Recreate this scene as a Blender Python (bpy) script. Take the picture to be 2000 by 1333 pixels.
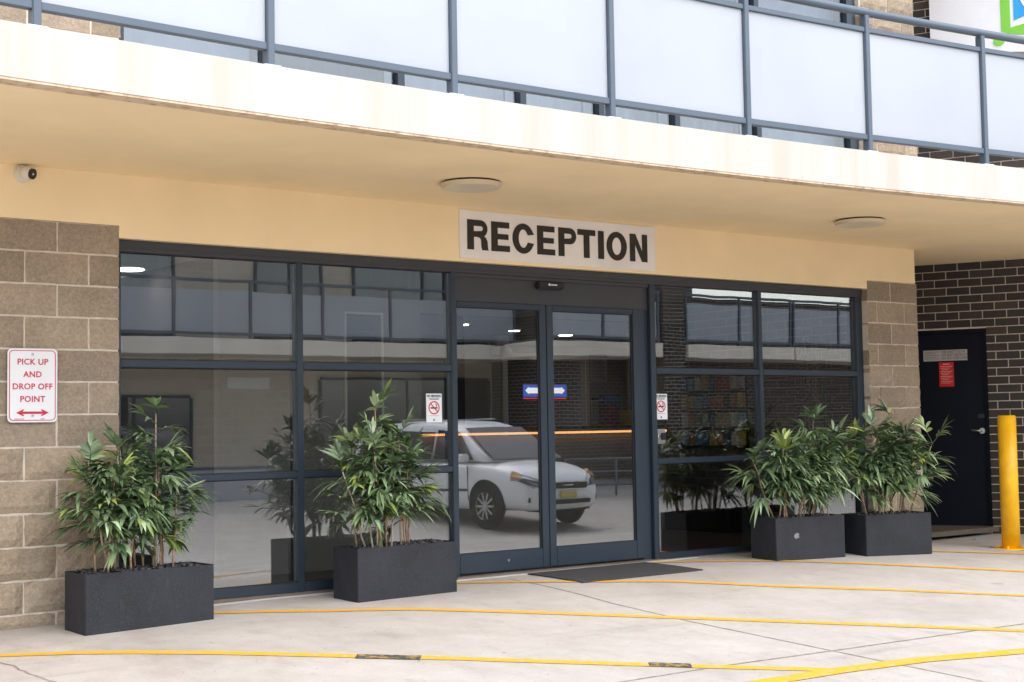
import bpy, bmesh, math, random
from mathutils import Vector, Matrix, noise
R = math.radians
random.seed(11)
for o in list(bpy.data.objects):
    bpy.data.objects.remove(o)
sc = bpy.context.scene
COL = sc.collection

# ------------------------------------------------------------------ camera
cd = bpy.data.cameras.new('camera'); cam = bpy.data.objects.new('camera', cd); COL.objects.link(cam)
cd.sensor_width = 36; cd.lens = 2809.6 / 2000 * 36; cd.clip_start = .05; cd.clip_end = 500
yaw, pit, rol = .6401, .0600, -.0163
F = Vector((math.sin(yaw) * math.cos(pit), math.cos(yaw) * math.cos(pit), math.sin(pit)))
Rt = Vector((math.cos(yaw), -math.sin(yaw), 0)); Up = Rt.cross(F)
R2 = math.cos(rol) * Rt + math.sin(rol) * Up; U2 = -math.sin(rol) * Rt + math.cos(rol) * Up
m = Matrix((R2, U2, -F)).transposed().to_4x4(); m.translation = Vector((-3.4594, -8.8297, 1.0997))
cam.matrix_world = m
sc.camera = cam

# ------------------------------------------------------------------ sky, sun, exposure
SUN_EL, SUN_AZ = R(54), R(168)          # azimuth measured from +y clockwise: behind and right of the camera
w = bpy.data.worlds.new('World'); sc.world = w; w.use_nodes = True
nt = w.node_tree; bg = nt.nodes['Background']
sky = nt.nodes.new('ShaderNodeTexSky'); sky.sky_type = 'NISHITA'; sky.sun_disc = False
sky.sun_elevation = SUN_EL; sky.sun_rotation = SUN_AZ; sky.dust_density = 2.0; sky.air_density = 1.2; sky.ozone_density = 1.5
hs = nt.nodes.new('ShaderNodeHueSaturation'); hs.inputs['Saturation'].default_value = .45
nt.links.new(sky.outputs[0], hs.inputs['Color']); nt.links.new(hs.outputs[0], bg.inputs[0])
bg.inputs[1].default_value = .15
sd = bpy.data.lights.new('sun', 'SUN'); so = bpy.data.objects.new('sun', sd); COL.objects.link(so)
sd.energy = .75; sd.angle = R(60); sd.color = (1, .985, .965)
sv = Vector((math.sin(SUN_AZ) * math.cos(SUN_EL), math.cos(SUN_AZ) * math.cos(SUN_EL), math.sin(SUN_EL)))
so.rotation_euler = sv.to_track_quat('Z', 'Y').to_euler(); so.location = (0, -20, 20)
vs = sc.view_settings; vs.view_transform = 'Standard'; vs.look = 'None'; vs.gamma = 1; vs.use_curve_mapping = False
vs.exposure = 1.5
sc.cycles.use_denoising = True
sc.cycles.max_bounces = 10; sc.cycles.transparent_max_bounces = 16; sc.cycles.glossy_bounces = 5
sc.cycles.caustics_reflective = False; sc.cycles.caustics_refractive = False
sc.cycles.sample_clamp_indirect = 6

# ------------------------------------------------------------------ materials
MATS = {}
def nodes(name):
    mt = bpy.data.materials.new(name); mt.use_nodes = True; MATS[name] = mt
    n = mt.node_tree; return mt, n, n.nodes['Principled BSDF']
def ramp(n, fac, stops):
    r = n.nodes.new('ShaderNodeValToRGB'); n.links.new(fac, r.inputs[0])
    e = r.color_ramp.elements
    while len(e) < len(stops): e.new(.5)
    for el, (p, c) in zip(e, stops): el.position = p; el.color = (*c, 1) if len(c) == 3 else c
    return r.outputs[0]
def mixc(n, fac, a, b, mode='MIX'):
    x = n.nodes.new('ShaderNodeMix'); x.data_type = 'RGBA'; x.blend_type = mode
    for k, v in ((0, fac), (6, a), (7, b)):
        if hasattr(v, 'links') or hasattr(v, 'is_linked'): n.links.new(v, x.inputs[k])
        else: x.inputs[k].default_value = v if k == 0 else (*v, 1)
    return x.outputs[2]
def coords(n, scale=(1, 1, 1), kind='Object'):
    t = n.nodes.new('ShaderNodeTexCoord'); mp = n.nodes.new('ShaderNodeMapping'); mp.inputs['Scale'].default_value = scale
    n.links.new(t.outputs[kind], mp.inputs[0]); return mp.outputs[0]
def world_co(n, scale=(1, 1, 1)):
    t = n.nodes.new('ShaderNodeNewGeometry'); mp = n.nodes.new('ShaderNodeMapping'); mp.inputs['Scale'].default_value = scale
    n.links.new(t.outputs['Position'], mp.inputs[0]); return mp.outputs[0]
def nz(n, co, scale, detail=4, rough=.55):
    t = n.nodes.new('ShaderNodeTexNoise'); t.inputs['Scale'].default_value = scale; t.inputs['Detail'].default_value = detail
    t.inputs['Roughness'].default_value = rough; n.links.new(co, t.inputs['Vector']); return t.outputs[0]
def bump(n, bs, h, strength, dist=.01):
    b = n.nodes.new('ShaderNodeBump'); b.inputs['Strength'].default_value = strength; b.inputs['Distance'].default_value = dist
    n.links.new(h, b.inputs['Height']); n.links.new(b.outputs[0], bs.inputs['Normal'])
def plain(name, col, rough=.5, metal=0, var=.12, vscale=6, bmp=0, bscale=60, spec=.5, aniso=(1, 1, 1)):
    mt, n, bs = nodes(name)
    co = world_co(n, aniso)
    a = tuple(c * (1 - var) for c in col); b = tuple(min(1, c * (1 + var)) for c in col)
    n.links.new(ramp(n, nz(n, co, vscale, 5), [(.3, a), (.7, b)]), bs.inputs['Base Color'])
    bs.inputs['Roughness'].default_value = rough; bs.inputs['Metallic'].default_value = metal
    bs.inputs['Specular IOR Level'].default_value = spec
    if bmp: bump(n, bs, nz(n, co, bscale, 3), bmp)
    return mt
def emit(name, col, s):
    mt, n, bs = nodes(name); bs.inputs['Base Color'].default_value = (*col, 1)
    bs.inputs['Emission Color'].default_value = (*col, 1); bs.inputs['Emission Strength'].default_value = s; return mt
def obj_random(n):
    return n.nodes.new('ShaderNodeObjectInfo').outputs['Random']

plain('cream_paint', (.90, .72, .45), .75, var=.05, vscale=1.6, bmp=.12, bscale=130)
# fascia: off-white paint with faint vertical run-off streaks
mt, n, bs = nodes('fascia_paint')
st = nz(n, world_co(n, (2.2, 2.2, .12)), 2.2, 5, .6); sp = nz(n, world_co(n), 17, 2)
c1 = ramp(n, st, [(.32, (.465, .43, .375)), (.46, (.495, .467, .425)), (.6, (.515, .492, .455))])
n.links.new(mixc(n, ramp(n, sp, [(.72, (0, 0, 0)), (.76, (.35, .35, .35))]), c1, (.36, .30, .24)), bs.inputs['Base Color'])
bs.inputs['Roughness'].default_value = .8; bump(n, bs, nz(n, world_co(n), 90, 3), .15)
plain('far_fascia', (.84, .77, .66), .8, var=.06, vscale=1.5)
# drip edge: same paint, dirty
mt, n, bs = nodes('drip_paint')
n.links.new(ramp(n, nz(n, world_co(n, (3, 3, 1)), 5, 6, .7), [(.34, (.36, .25, .16)), (.5, (.60, .47, .33)), (.7, (.68, .55, .40))]), bs.inputs['Base Color'])
bs.inputs['Roughness'].default_value = .85
# block: masonry with light and dark flecks, each block its own tone
def block_mat(name, lo, hi, fleck, bst, bsc):
    mt, n, bs = nodes(name)
    co = world_co(n)
    base = ramp(n, obj_random(n), [(0, lo), (1, hi)])
    v = n.nodes.new('ShaderNodeTexVoronoi'); v.inputs['Scale'].default_value = 95; n.links.new(co, v.inputs['Vector'])
    fl = ramp(n, v.outputs['Distance'], [(.10, (1, 1, 1)), (.24, (0, 0, 0))])
    sel = ramp(n, nz(n, co, 40, 2), [(.50, (0, 0, 0)), (.60, (1, 1, 1))])
    mul = mixc(n, 1.0, fl, sel, 'MULTIPLY')
    grain = ramp(n, nz(n, co, 55, 6, .7), [(.25, (.62, .62, .62)), (.75, (1.25, 1.22, 1.18))])
    c = mixc(n, 1.0, base, grain, 'MULTIPLY')
    big = ramp(n, nz(n, co, 3.5, 4), [(.3, (.86, .86, .86)), (.7, (1.1, 1.09, 1.07))])
    c = mixc(n, 1.0, c, big, 'MULTIPLY')
    n.links.new(mixc(n, mul, c, fleck), bs.inputs['Base Color'])
    bs.inputs['Roughness'].default_value = .9; bs.inputs['Specular IOR Level'].default_value = .25
    bump(n, bs, nz(n, co, bsc, 6, .65), bst, .012)
    return mt
block_mat('honed_block', (.285, .232, .180), (.37, .305, .24), (.60, .53, .44), .35, 70)
block_mat('split_block', (.33, .27, .205), (.43, .355, .275), (.60, .53, .44), .9, 38)
plain('mortar', (.62, .54, .455), .95, var=.12, vscale=25, bmp=.4, bscale=120)
plain('brick_mortar', (.70, .61, .52), .95, var=.14, vscale=30, bmp=.4, bscale=150)
mt, n, bs = nodes('dark_brick')
co = world_co(n)
base = ramp(n, obj_random(n), [(0, (.022, .016, .014)), (.4, (.032, .022, .018)), (.7, (.026, .022, .023)), (1, (.055, .036, .029))])
n.links.new(mixc(n, 1.0, base, ramp(n, nz(n, co, 45, 5), [(.3, (.75, .75, .75)), (.7, (1.3, 1.3, 1.3))]), 'MULTIPLY'), bs.inputs['Base Color'])
bs.inputs['Roughness'].default_value = .62; bump(n, bs, nz(n, co, 60, 5), .5, .006)
def bricktex(name, c1, c2, mortar, w_, h_, rough=.8):
    mt, n, bs = nodes(name)
    t = n.nodes.new('ShaderNodeTexCoord'); sx = n.nodes.new('ShaderNodeSeparateXYZ'); n.links.new(t.outputs['Object'], sx.inputs[0])
    cb = n.nodes.new('ShaderNodeCombineXYZ')
    ad = n.nodes.new('ShaderNodeMath'); ad.operation = 'ADD'; n.links.new(sx.outputs[0], ad.inputs[0]); n.links.new(sx.outputs[1], ad.inputs[1])
    n.links.new(ad.outputs[0], cb.inputs[0]); n.links.new(sx.outputs[2], cb.inputs[1])
    b = n.nodes.new('ShaderNodeTexBrick'); n.links.new(cb.outputs[0], b.inputs['Vector'])
    b.inputs['Color1'].default_value = (*c1, 1); b.inputs['Color2'].default_value = (*c2, 1); b.inputs['Mortar'].default_value = (*mortar, 1)
    b.inputs['Scale'].default_value = 1; b.inputs['Brick Width'].default_value = w_; b.inputs['Row Height'].default_value = h_
    b.inputs['Mortar Size'].default_value = .006; b.inputs['Mortar Smooth'].default_value = .1
    n.links.new(b.outputs['Color'], bs.inputs['Base Color']); bs.inputs['Roughness'].default_value = rough
    bump(n, bs, b.outputs['Fac'], -.4, .006)
bricktex('far_brick', (.030, .024, .023), (.046, .036, .034), (.42, .36, .30), .24, .086)
bricktex('room_brick', (.11, .10, .095), (.15, .135, .125), (.30, .28, .26), .24, .086)
bricktex('far_block', (.50, .43, .34), (.56, .49, .40), (.62, .56, .47), .4, .2)
# concrete
mt, n, bs = nodes('concrete')
co = world_co(n)
c = ramp(n, nz(n, co, .9, 8, .66), [(.28, (.375, .340, .312)), (.5, (.455, .420, .388)), (.72, (.505, .472, .440))])
c = mixc(n, 1.0, c, ramp(n, nz(n, co, 190, 3), [(.3, (.86, .86, .86)), (.7, (1.09, 1.09, 1.09))]), 'MULTIPLY')
c = mixc(n, 1.0, c, ramp(n, nz(n, co, 7, 8, .75), [(.3, (.90, .885, .87)), (.7, (1.06, 1.06, 1.06))]), 'MULTIPLY')
c = mixc(n, ramp(n, nz(n, world_co(n, (2.4, 1, 1)), 2.3, 8, .72), [(.54, (0, 0, 0)), (.74, (.5, .5, .5))]), c, (.27, .235, .205))
c = mixc(n, ramp(n, nz(n, world_co(n, (.35, 3.2, 1)), 1.7, 5, .6), [(.62, (0, 0, 0)), (.75, (.32, .32, .32))]), c, (.22, .20, .185))
c = mixc(n, ramp(n, nz(n, co, 3.3, 2), [(.74, (0, 0, 0)), (.80, (.45, .45, .45))]), c, (.22, .19, .165))
c = mixc(n, ramp(n, nz(n, co, 30, 2), [(.72, (0, 0, 0)), (.745, (.8, .8, .8))]), c, (.14, .115, .09))
n.links.new(c, bs.inputs['Base Color'])
n.links.new(ramp(n, nz(n, co, 2, 4), [(.3, (.5, .5, .5)), (.7, (.72, .72, .72))]), bs.inputs['Roughness'])
bump(n, bs, nz(n, co, 120, 4), .22, .004)
# yellow paint: worn
mt, n, bs = nodes('yellow_line')
co = world_co(n)
n.links.new(mixc(n, ramp(n, nz(n, co, 22, 6, .75), [(.50, (0, 0, 0)), (.66, (.75, .75, .75))]), (.72, .365, .014), (.50, .42, .31)), bs.inputs['Base Color'])
bs.inputs['Roughness'].default_value = .6
mt, n, bs = nodes('worn_black')
co = world_co(n, (1, 1, 1))
n.links.new(mixc(n, ramp(n, nz(n, co, 26, 4, .7), [(.46, (0, 0, 0)), (.56, (1, 1, 1))]), (.045, .045, .05), (.30, .20, .05)), bs.inputs['Base Color']); bs.inputs['Roughness'].default_value = .8
plain('joint_dark', (.26, .225, .195), .95, var=.4, vscale=18)
plain('frame_paint', (.019, .031, .047), .38, var=.05, vscale=3)
plain('header_paint', (.040, .042, .050), .42, var=.06, vscale=3)
plain('rail_paint', (.085, .112, .148), .42, var=.05, vscale=3)
plain('door_paint', (.0055, .0075, .0155), .6, var=.08, vscale=3, spec=.15)
plain('bollard_paint', (.88, .46, .006), .42, var=.12, vscale=9, bmp=.05)
plain('gasket', (.012, .012, .014), .7)
plain('white_metal', (.72, .71, .69), .45, var=.06)
plain('steel', (.55, .55, .55), .3, 1, var=.05)
plain('black_plastic', (.012, .012, .013), .35)
plain('white_plastic', (.70, .66, .58), .4, var=.04)
plain('opal_plastic', (.66, .57, .42), .4, var=.04)
plain('sign_white', (.80, .77, .75), .5, var=.06, vscale=3)
plain('sign_clean', (.76, .78, .82), .4, var=.03)
plain('letter_black', (.020, .015, .012), .45, var=.1)
plain('letter_red', (.55, .012, .05), .45, var=.08)
plain('red_plate', (.60, .012, .012), .4, var=.06)
plain('grey_plate', (.46, .45, .44), .45, var=.08)
plain('scuff_grey', (.20, .20, .21), .8, var=.5, vscale=90)
plain('plate_ink', (.13, .12, .12), .6)
plain('pale_ink', (.78, .45, .42), .6)
plain('blue_ink', (.018, .075, .42), .4)
plain('sky_blue', (.012, .33, .78), .4, var=.03)
plain('lime', (.20, .56, .045), .4, var=.05)
plain('panel_white', (.78, .79, .84), .4, var=.03)
plain('rubber_mat', (.045, .043, .045), .95, var=.25, vscale=80, bmp=.6, bscale=200)
plain('threshold', (.15, .125, .11), .6, var=.15)
plain('subsill', (.16, .125, .10), .8, var=.2, vscale=12)
# planter: charcoal cast stone with pale specks
mt, n, bs = nodes('planter_stone')
co = world_co(n)
c = ramp(n, nz(n, co, 4, 6, .65), [(.3, (.008, .009, .013)), (.7, (.018, .0195, .027))])
c = mixc(n, ramp(n, nz(n, co, 120, 3, .7), [(.52, (0, 0, 0)), (.7, (.5, .5, .5))]), c, (.052, .055, .070))
c = mixc(n, ramp(n, nz(n, world_co(n, (3, 3, .7)), 4, 6, .7), [(.6, (0, 0, 0)), (.78, (.2, .2, .2))]), c, (.12, .12, .13))
n.links.new(c, bs.inputs['Base Color']); bs.inputs['Roughness'].default_value = .75; bump(n, bs, nz(n, co, 150, 3), .35, .004)
plain('pebble', (.030, .028, .030), .55, var=.4, vscale=30)
# leaves
mt, n, bs = nodes('leaf')
co = world_co(n)
base = ramp(n, obj_random(n), [(0, (.060, .100, .042)), (.5, (.088, .136, .064)), (.90, (.120, .176, .094)), (1, (.18, .24, .05))])
a = n.nodes.new('ShaderNodeAttribute'); a.attribute_name = 'tone'
tn = ramp(n, a.outputs['Fac'], [(0, (.5, .55, .48)), (.5, (1.25, 1.25, 1.25)), (.8, (2.6, 2.4, 2.6)), (.95, (4.0, 3.5, 4.0)), (1, (2.6, 2.2, 1.0))])
n.links.new(mixc(n, 1.0, base, tn, 'MULTIPLY'), bs.inputs['Base Color'])
bs.inputs['Roughness'].default_value = .40; bs.inputs['Specular IOR Level'].default_value = .7
bs.inputs['Subsurface Weight'].default_value = 0
plain('cane', (.36, .24, .15), .6, var=.35, vscale=25)
plain('cane_grey', (.40, .31, .25), .7, var=.3, vscale=25)
# frosted balustrade glass
mt, n, bs = nodes('frosted')
co = world_co(n)
tr = n.nodes.new('ShaderNodeBsdfTranslucent'); tr.inputs[0].default_value = (.70, .74, .79, 1)
bs.inputs['Base Color'].default_value = (.80, .835, .88, 1); bs.inputs['Roughness'].default_value = .25
n.links.new(ramp(n, nz(n, co, 1.1, 5), [(.3, (.52, .552, .60)), (.5, (.555, .585, .63)), (.7, (.575, .605, .645))]), bs.inputs['Base Color'])
mx = n.nodes.new('ShaderNodeMixShader'); mx.inputs[0].default_value = .35
n.links.new(bs.outputs[0], mx.inputs[1]); n.links.new(tr.outputs[0], mx.inputs[2]); n.links.new(mx.outputs[0], n.nodes['Material Output'].inputs[0])
# window glass: tinted, reflective
def glass(name, tint, ior, wavy=False):
    mt, n, bs = nodes(name); n.nodes.remove(bs)
    t = n.nodes.new('ShaderNodeBsdfTransparent'); t.inputs[0].default_value = (*tint, 1)
    g = n.nodes.new('ShaderNodeBsdfGlossy'); g.inputs['Roughness'].default_value = 0; g.inputs[0].default_value = (1, 1, 1, 1)
    if wavy:
        b = n.nodes.new('ShaderNodeBump'); b.inputs['Strength'].default_value = 1; b.inputs['Distance'].default_value = .00028
        n.links.new(nz(n, world_co(n), 2.2, 1), b.inputs['Height']); n.links.new(b.outputs[0], g.inputs['Normal'])
    ge = n.nodes.new('ShaderNodeNewGeometry'); dt = n.nodes.new('ShaderNodeVectorMath'); dt.operation = 'DOT_PRODUCT'
    n.links.new(ge.outputs['Incoming'], dt.inputs[0]); n.links.new(ge.outputs['Normal'], dt.inputs[1])
    def mth(op, a, b=None):
        x = n.nodes.new('ShaderNodeMath'); x.operation = op
        for k, v in enumerate((a, b)):
            if v is None: continue
            if isinstance(v, (int, float)): x.inputs[k].default_value = v
            else: n.links.new(v, x.inputs[k])
        return x.outputs[0]
    f0 = ((ior - 1) / (ior + 1)) ** 2
    sch = mth('ADD', mth('MULTIPLY', mth('POWER', mth('SUBTRACT', 1.0, mth('ABSOLUTE', dt.outputs['Value'])), 5.0), 1 - f0), f0)
    mx = n.nodes.new('ShaderNodeMixShader'); n.links.new(sch, mx.inputs[0]); n.links.new(t.outputs[0], mx.inputs[1]); n.links.new(g.outputs[0], mx.inputs[2])
    n.links.new(mx.outputs[0], n.nodes['Material Output'].inputs[0])
glass('tinted_glass', (.82, .84, .84), 2.45, True)
glass('upper_glass', (.62, .66, .70), 1.9)
plain('car_glass', (.02, .024, .026), .06, spec=.8)
plain('car_white', (.86, .86, .87), .25, var=.01)
plain('car_seam', (.10, .10, .105), .6)
plain('tyre', (.02, .02, .021), .85)
plain('alloy', (.50, .50, .51), .3, .9)
plain('lamp_clear', (.55, .57, .58), .1, .6)
plain('lamp_dark', (.10, .10, .11), .1, .5)
plain('lamp_amber', (.62, .36, .16), .2)
plain('chrome', (.7, .7, .7), .15, 1)
plain('number_plate', (.62, .52, .10), .5)
plain('room_wall', (.36, .335, .295), .8, var=.04)
plain('room_ceiling', (.55, .52, .48), .9, var=.03)
plain('room_floor', (.15, .12, .095), .4, var=.3, vscale=2, aniso=(.6, 8, 1))
plain('partition_paint', (.27, .255, .235), .8, var=.04)
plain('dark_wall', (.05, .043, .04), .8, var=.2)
plain('red_timber', (.055, .020, .015), .5, var=.2, aniso=(8, 8, .6))
plain('counter_front', (.34, .30, .26), .5, var=.05)
plain('counter_top', (.10, .085, .075), .3, var=.2)
plain('paper', (.62, .61, .58), .7, var=.05)
plain('curtain', (.42, .42, .44), .9, var=.5, vscale=7, aniso=(1, 1, .02))
plain('dark_curtain', (.09, .09, .10), .9, var=.5, vscale=7, aniso=(1, 1, .02))
plain('blind_white', (.62, .64, .68), .8, var=.1)
emit('downlight_lit', (1, .96, .9), 7)
emit('led_warm', (1, .48, .16), .8)
plain('bark', (.12, .09, .065), .9, var=.3, vscale=20)
for nm, c in (('rack_blue', (.05, .14, .36)), ('rack_yellow', (.6, .42, .06)), ('rack_red', (.42, .05, .05)), ('rack_green', (.06, .22, .06)), ('rack_sky', (.2, .45, .6)), ('rack_white', (.62, .62, .6)), ('rack_orange', (.5, .18, .05)), ('rack_maroon', (.16, .025, .03))):
    plain(nm, c, .5, var=.35, vscale=30)

# ------------------------------------------------------------------ helpers
def obj(name, bm, mat, parent=None, loc=None, smooth=False):
    me = bpy.data.meshes.new(name)
    if isinstance(bm, bmesh.types.BMesh):
        bm.normal_update(); bm.to_mesh(me); bm.free()
    if smooth:
        for p in me.polygons: p.use_smooth = True
    return link(name, me, mat, parent, loc)
def link(name, me, mat, parent=None, loc=None, rz=0):
    if mat and not me.materials: me.materials.append(MATS[mat])
    o = bpy.data.objects.new(name, me); COL.objects.link(o); o.parent = parent
    if loc is not None: o.location = loc
    if rz: o.rotation_euler.z = rz
    return o
def thing(name, label, cat, loc=(0, 0, 0), rz=0, group=None):
    o = bpy.data.objects.new(name, None); COL.objects.link(o); o.location = loc; o.rotation_euler.z = rz
    o.empty_display_size = .1
    return tag(o, label, cat, group)
def tag(o, label, cat, group=None):
    o['label'] = label; o['category'] = cat
    if group: o['group'] = group
    return o
def struct(o, label=None):
    o['kind'] = 'structure'
    if label: o['label'] = label
    return o
def stuff(o):
    o['kind'] = 'stuff'; return o
def B(bm, x0, x1, y0, y1, z0, z1, bev=0):
    r = bmesh.ops.create_cube(bm, size=1)
    vs_ = r['verts']
    bmesh.ops.scale(bm, vec=(x1 - x0, y1 - y0, z1 - z0), verts=vs_)
    bmesh.ops.translate(bm, vec=((x0 + x1) / 2, (y0 + y1) / 2, (z0 + z1) / 2), verts=vs_)
    if bev:
        es = list({e for v in vs_ for e in v.link_edges})
        bmesh.ops.bevel(bm, geom=es, offset=bev, segments=2, affect='EDGES', clamp_overlap=True)
def box(name, d, mat, parent=None, bev=.003):
    bm = bmesh.new(); B(bm, *d, bev=bev); return obj(name, bm, mat, parent)
def boxes(name, ds, mat, parent=None, bev=.002):
    bm = bmesh.new()
    for d in ds: B(bm, *d, bev=bev)
    return obj(name, bm, mat, parent)
def tube(bm, pts, r, seg=8, cap=True):
    pts = [Vector(p) for p in pts]; rings = []
    rs = r if isinstance(r, (list, tuple)) else [r] * len(pts)
    for i, p in enumerate(pts):
        d = (pts[min(i + 1, len(pts) - 1)] - pts[max(i - 1, 0)]).normalized()
        a = d.orthogonal().normalized() if abs(d.z) > .9 else d.cross(Vector((0, 0, 1))).normalized(); b = d.cross(a)
        if i and rings:
            pa = prev - d * prev.dot(d)
            if pa.length > 1e-6: a = pa.normalized(); b = d.cross(a)
        prev = a
        rings.append([bm.verts.new(p + rs[i] * (math.cos(2 * math.pi * k / seg) * a + math.sin(2 * math.pi * k / seg) * b)) for k in range(seg)])
    for i in range(len(rings) - 1):
        for k in range(seg):
            f = bm.faces.new((rings[i][k], rings[i][(k + 1) % seg], rings[i + 1][(k + 1) % seg], rings[i + 1][k])); f.smooth = True
    if cap:
        bm.faces.new(rings[0][::-1]); bm.faces.new(rings[-1])
def cyl(bm, c, r, h, axis='Z', seg=32, r2=None):
    mt_ = Matrix.Translation(c)
    if axis == 'Y': mt_ = mt_ @ Matrix.Rotation(R(90), 4, 'X')
    if axis == 'X': mt_ = mt_ @ Matrix.Rotation(R(90), 4, 'Y')
    bmesh.ops.create_cone(bm, cap_ends=True, segments=seg, radius1=r, radius2=r if r2 is None else r2, depth=h, matrix=mt_)
def strip(bm, pts, w_, h=0.0, zf=None):
    """flat ribbon along plan points"""
    L = []
    for i, p in enumerate(pts):
        a = Vector(pts[max(i - 1, 0)][:2]); b = Vector(pts[min(i + 1, len(pts) - 1)][:2])
        d = (b - a).normalized(); nrm = Vector((-d.y, d.x)) * w_ / 2
        p2 = Vector(p[:2]); q = []
        for s in (-1, 1):
            v = p2 + nrm * s; q.append(bm.verts.new((v.x, v.y, (zf(v.x, v.y) if zf else 0) + h)))
        L.append(q)
    for i in range(len(L) - 1): bm.faces.new((L[i][0], L[i + 1][0], L[i + 1][1], L[i][1]))
def dense(pts, step=.12):
    out = []
    for a, b in zip(pts, pts[1:]):
        k = max(1, int(math.dist(a, b) / step))
        for i in range(k): out.append((a[0] + (b[0] - a[0]) * i / k, a[1] + (b[1] - a[1]) * i / k))
    return out + [tuple(pts[-1][:2])]
def poly2d(name, loops, mat, parent, mtx, depth=.002):
    """filled outline (with holes) in local x/z, extruded towards -y"""
    cu = bpy.data.curves.new(name, 'CURVE'); cu.dimensions = '2D'; cu.fill_mode = 'BOTH'; cu.extrude = depth / 2
    for lp in loops:
        s = cu.splines.new('POLY'); s.points.add(len(lp) - 1); s.use_cyclic_u = True
        for p, (x, y) in zip(s.points, lp): p.co = (x, y, 0, 1)
    return flat_mesh(name, cu, mat, parent, mtx)
def flat_mesh(name, cu, mat, parent, mtx):
    t = bpy.data.objects.new('tmp', cu); COL.objects.link(t)
    dg = bpy.context.evaluated_depsgraph_get(); dg.update()
    me = bpy.data.meshes.new_from_object(t.evaluated_get(dg)); bpy.data.objects.remove(t)
    me.transform(Matrix.Rotation(R(90), 4, 'X')); me.transform(mtx)
    me.name = name; me.materials.clear()
    return link(name, me, mat, parent)
def text(name, s, size, mat, parent, x, y, z, align='CENTER', off=0, sx=1, depth=.0015, space=1.0):
    cu = bpy.data.curves.new(name, 'FONT'); cu.body = s; cu.size = size; cu.align_x = align; cu.extrude = depth / 2; cu.offset = off
    cu.space_character = space; cu.resolution_u = 3
    return flat_mesh(name, cu, mat, parent, Matrix.Translation((x, y, z)) @ Matrix.Diagonal((sx, 1, 1, 1)))
def arc(cx_, cy_, r, a0, a1, n=10, ry=None):
    ry = ry or r
    return [(cx_ + r * math.cos(R(a0 + (a1 - a0) * i / n)), cy_ + ry * math.sin(R(a0 + (a1 - a0) * i / n))) for i in range(n + 1)]
def rrect(x0, x1, y0, y1, r):
    return arc(x1 - r, y1 - r, r, 0, 90, 5) + arc(x0 + r, y1 - r, r, 90, 180, 5) + arc(x0 + r, y0 + r, r, 180, 270, 5) + arc(x1 - r, y0 + r, r, 270, 360, 5)
I4 = Matrix.Identity(4)

# ------------------------------------------------------------------ ground
XS = [-3, -.4, 1, 5, 7, 8.3, 9.5, 12]; ZS = [-.060, -.052, -.023, -.006, -.026, -.088, -.075, -.08]
def sp_(t): return .25 * math.log1p(math.exp(max(-40, min(40, t / .25))))
def zg(x, y):
    if x <= XS[0]: zx = ZS[0]
    elif x >= XS[-1]: zx = ZS[-1]
    else:
        for i in range(7):
            if x <= XS[i + 1]: zx = ZS[i] + (ZS[i + 1] - ZS[i]) * (x - XS[i]) / (XS[i + 1] - XS[i]); break
    return zx - .005 * max(0, min(.75, -y)) - .076 * sp_(-.75 - y) + .076 * sp_(-8 - y)
bm = bmesh.new()
gx = [-250, -60, -20, -8] + [-6 + .25 * i for i in range(75)] + [16, 22, 40, 90, 250]
gy = [-250, -90, -40, -20, -14] + [-10 + .2 * i for i in range(56)] + [3, 10, 40, 250]
V = [[bm.verts.new((x, y, zg(x, y) if y < 2 else zg(x, 2))) for y in gy] for x in gx]
for i in range(len(gx) - 1):
    for j in range(len(gy) - 1):
        f = bm.faces.new((V[i][j], V[i + 1][j], V[i + 1][j + 1], V[i][j + 1])); f.smooth = True
ground = struct(obj('ground', bm, 'concrete'))
def ribbon(name, pts, w_, mat, h, parent=ground, step=.12):
    bm = bmesh.new(); strip(bm, dense(pts, step), w_, h, zg); return obj(name, bm, mat, parent)
ribbon('control_joint', [(2.90, -.20), (2.80, -1.5), (2.83, -2.17), (2.96, -3.23), (3.09, -4.2), (3.35, -6.5)], .012, 'joint_dark', .002)
ribbon('control_joint', [(-3, -3.05), (1.45, -3.175), (2.09, -3.178), (2.957, -3.23), (4.19, -3.291), (6, -3.4), (9, -3.55)], .012, 'joint_dark', .0025)
ck = [(-1.13, -.80)]
for i in range(22): ck.append((-1.10 + .006 * i + random.uniform(-.012, .012), -.85 - .045 * i + random.uniform(-.01, .01)))
ribbon('crack', ck, .012, 'joint_dark', .002, step=.03)
LN = [[(-2.2, -.55), (-1.024, -.913), (-.66, -1.066), (-.399, -1.21), (-.038, -1.473), (.441, -1.866), (1.216, -2.504), (1.976, -3.099), (2.614, -3.579)],
      [(.2, -.16), (.485, -.35), (1.065, -.758), (1.298, -.87), (1.526, -.995), (1.784, -1.195), (2.037, -1.402), (2.536, -1.818), (3.034, -2.227), (3.768, -2.84), (4.48, -3.456), (4.7, -3.66)],
      [(2.40, -.09), (3.252, -.703), (3.737, -.994), (3.999, -1.255), (4.251, -1.52), (5.654, -2.672), (6.8, -3.7)],
      [(4.42, -.08), (5.298, -.63), (5.696, -1.001), (6.735, -1.95), (8.6, -3.6)],
      [(6.75, -.60), (7.10, -.80), (7.95, -1.14), (9.2, -1.9)]]
for i, L in enumerate(LN): ribbon('hatch_line', L, .082, 'yellow_line', .0032 + .0001 * i)
ribbon('border_line', [(-2, -3.42), (1.2, -3.53), (2.074, -3.565), (2.614, -3.585), (3.219, -3.649), (3.945, -3.813), (6, -4.1)], .11, 'yellow_line', .0042)
for a, b in (((.555, -1.975), (.83, -2.198)), ((1.80, -2.955), (1.98, -3.097))):
    ribbon('worn_black_patch', [a, b], .088, 'worn_black', .0052)

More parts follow.
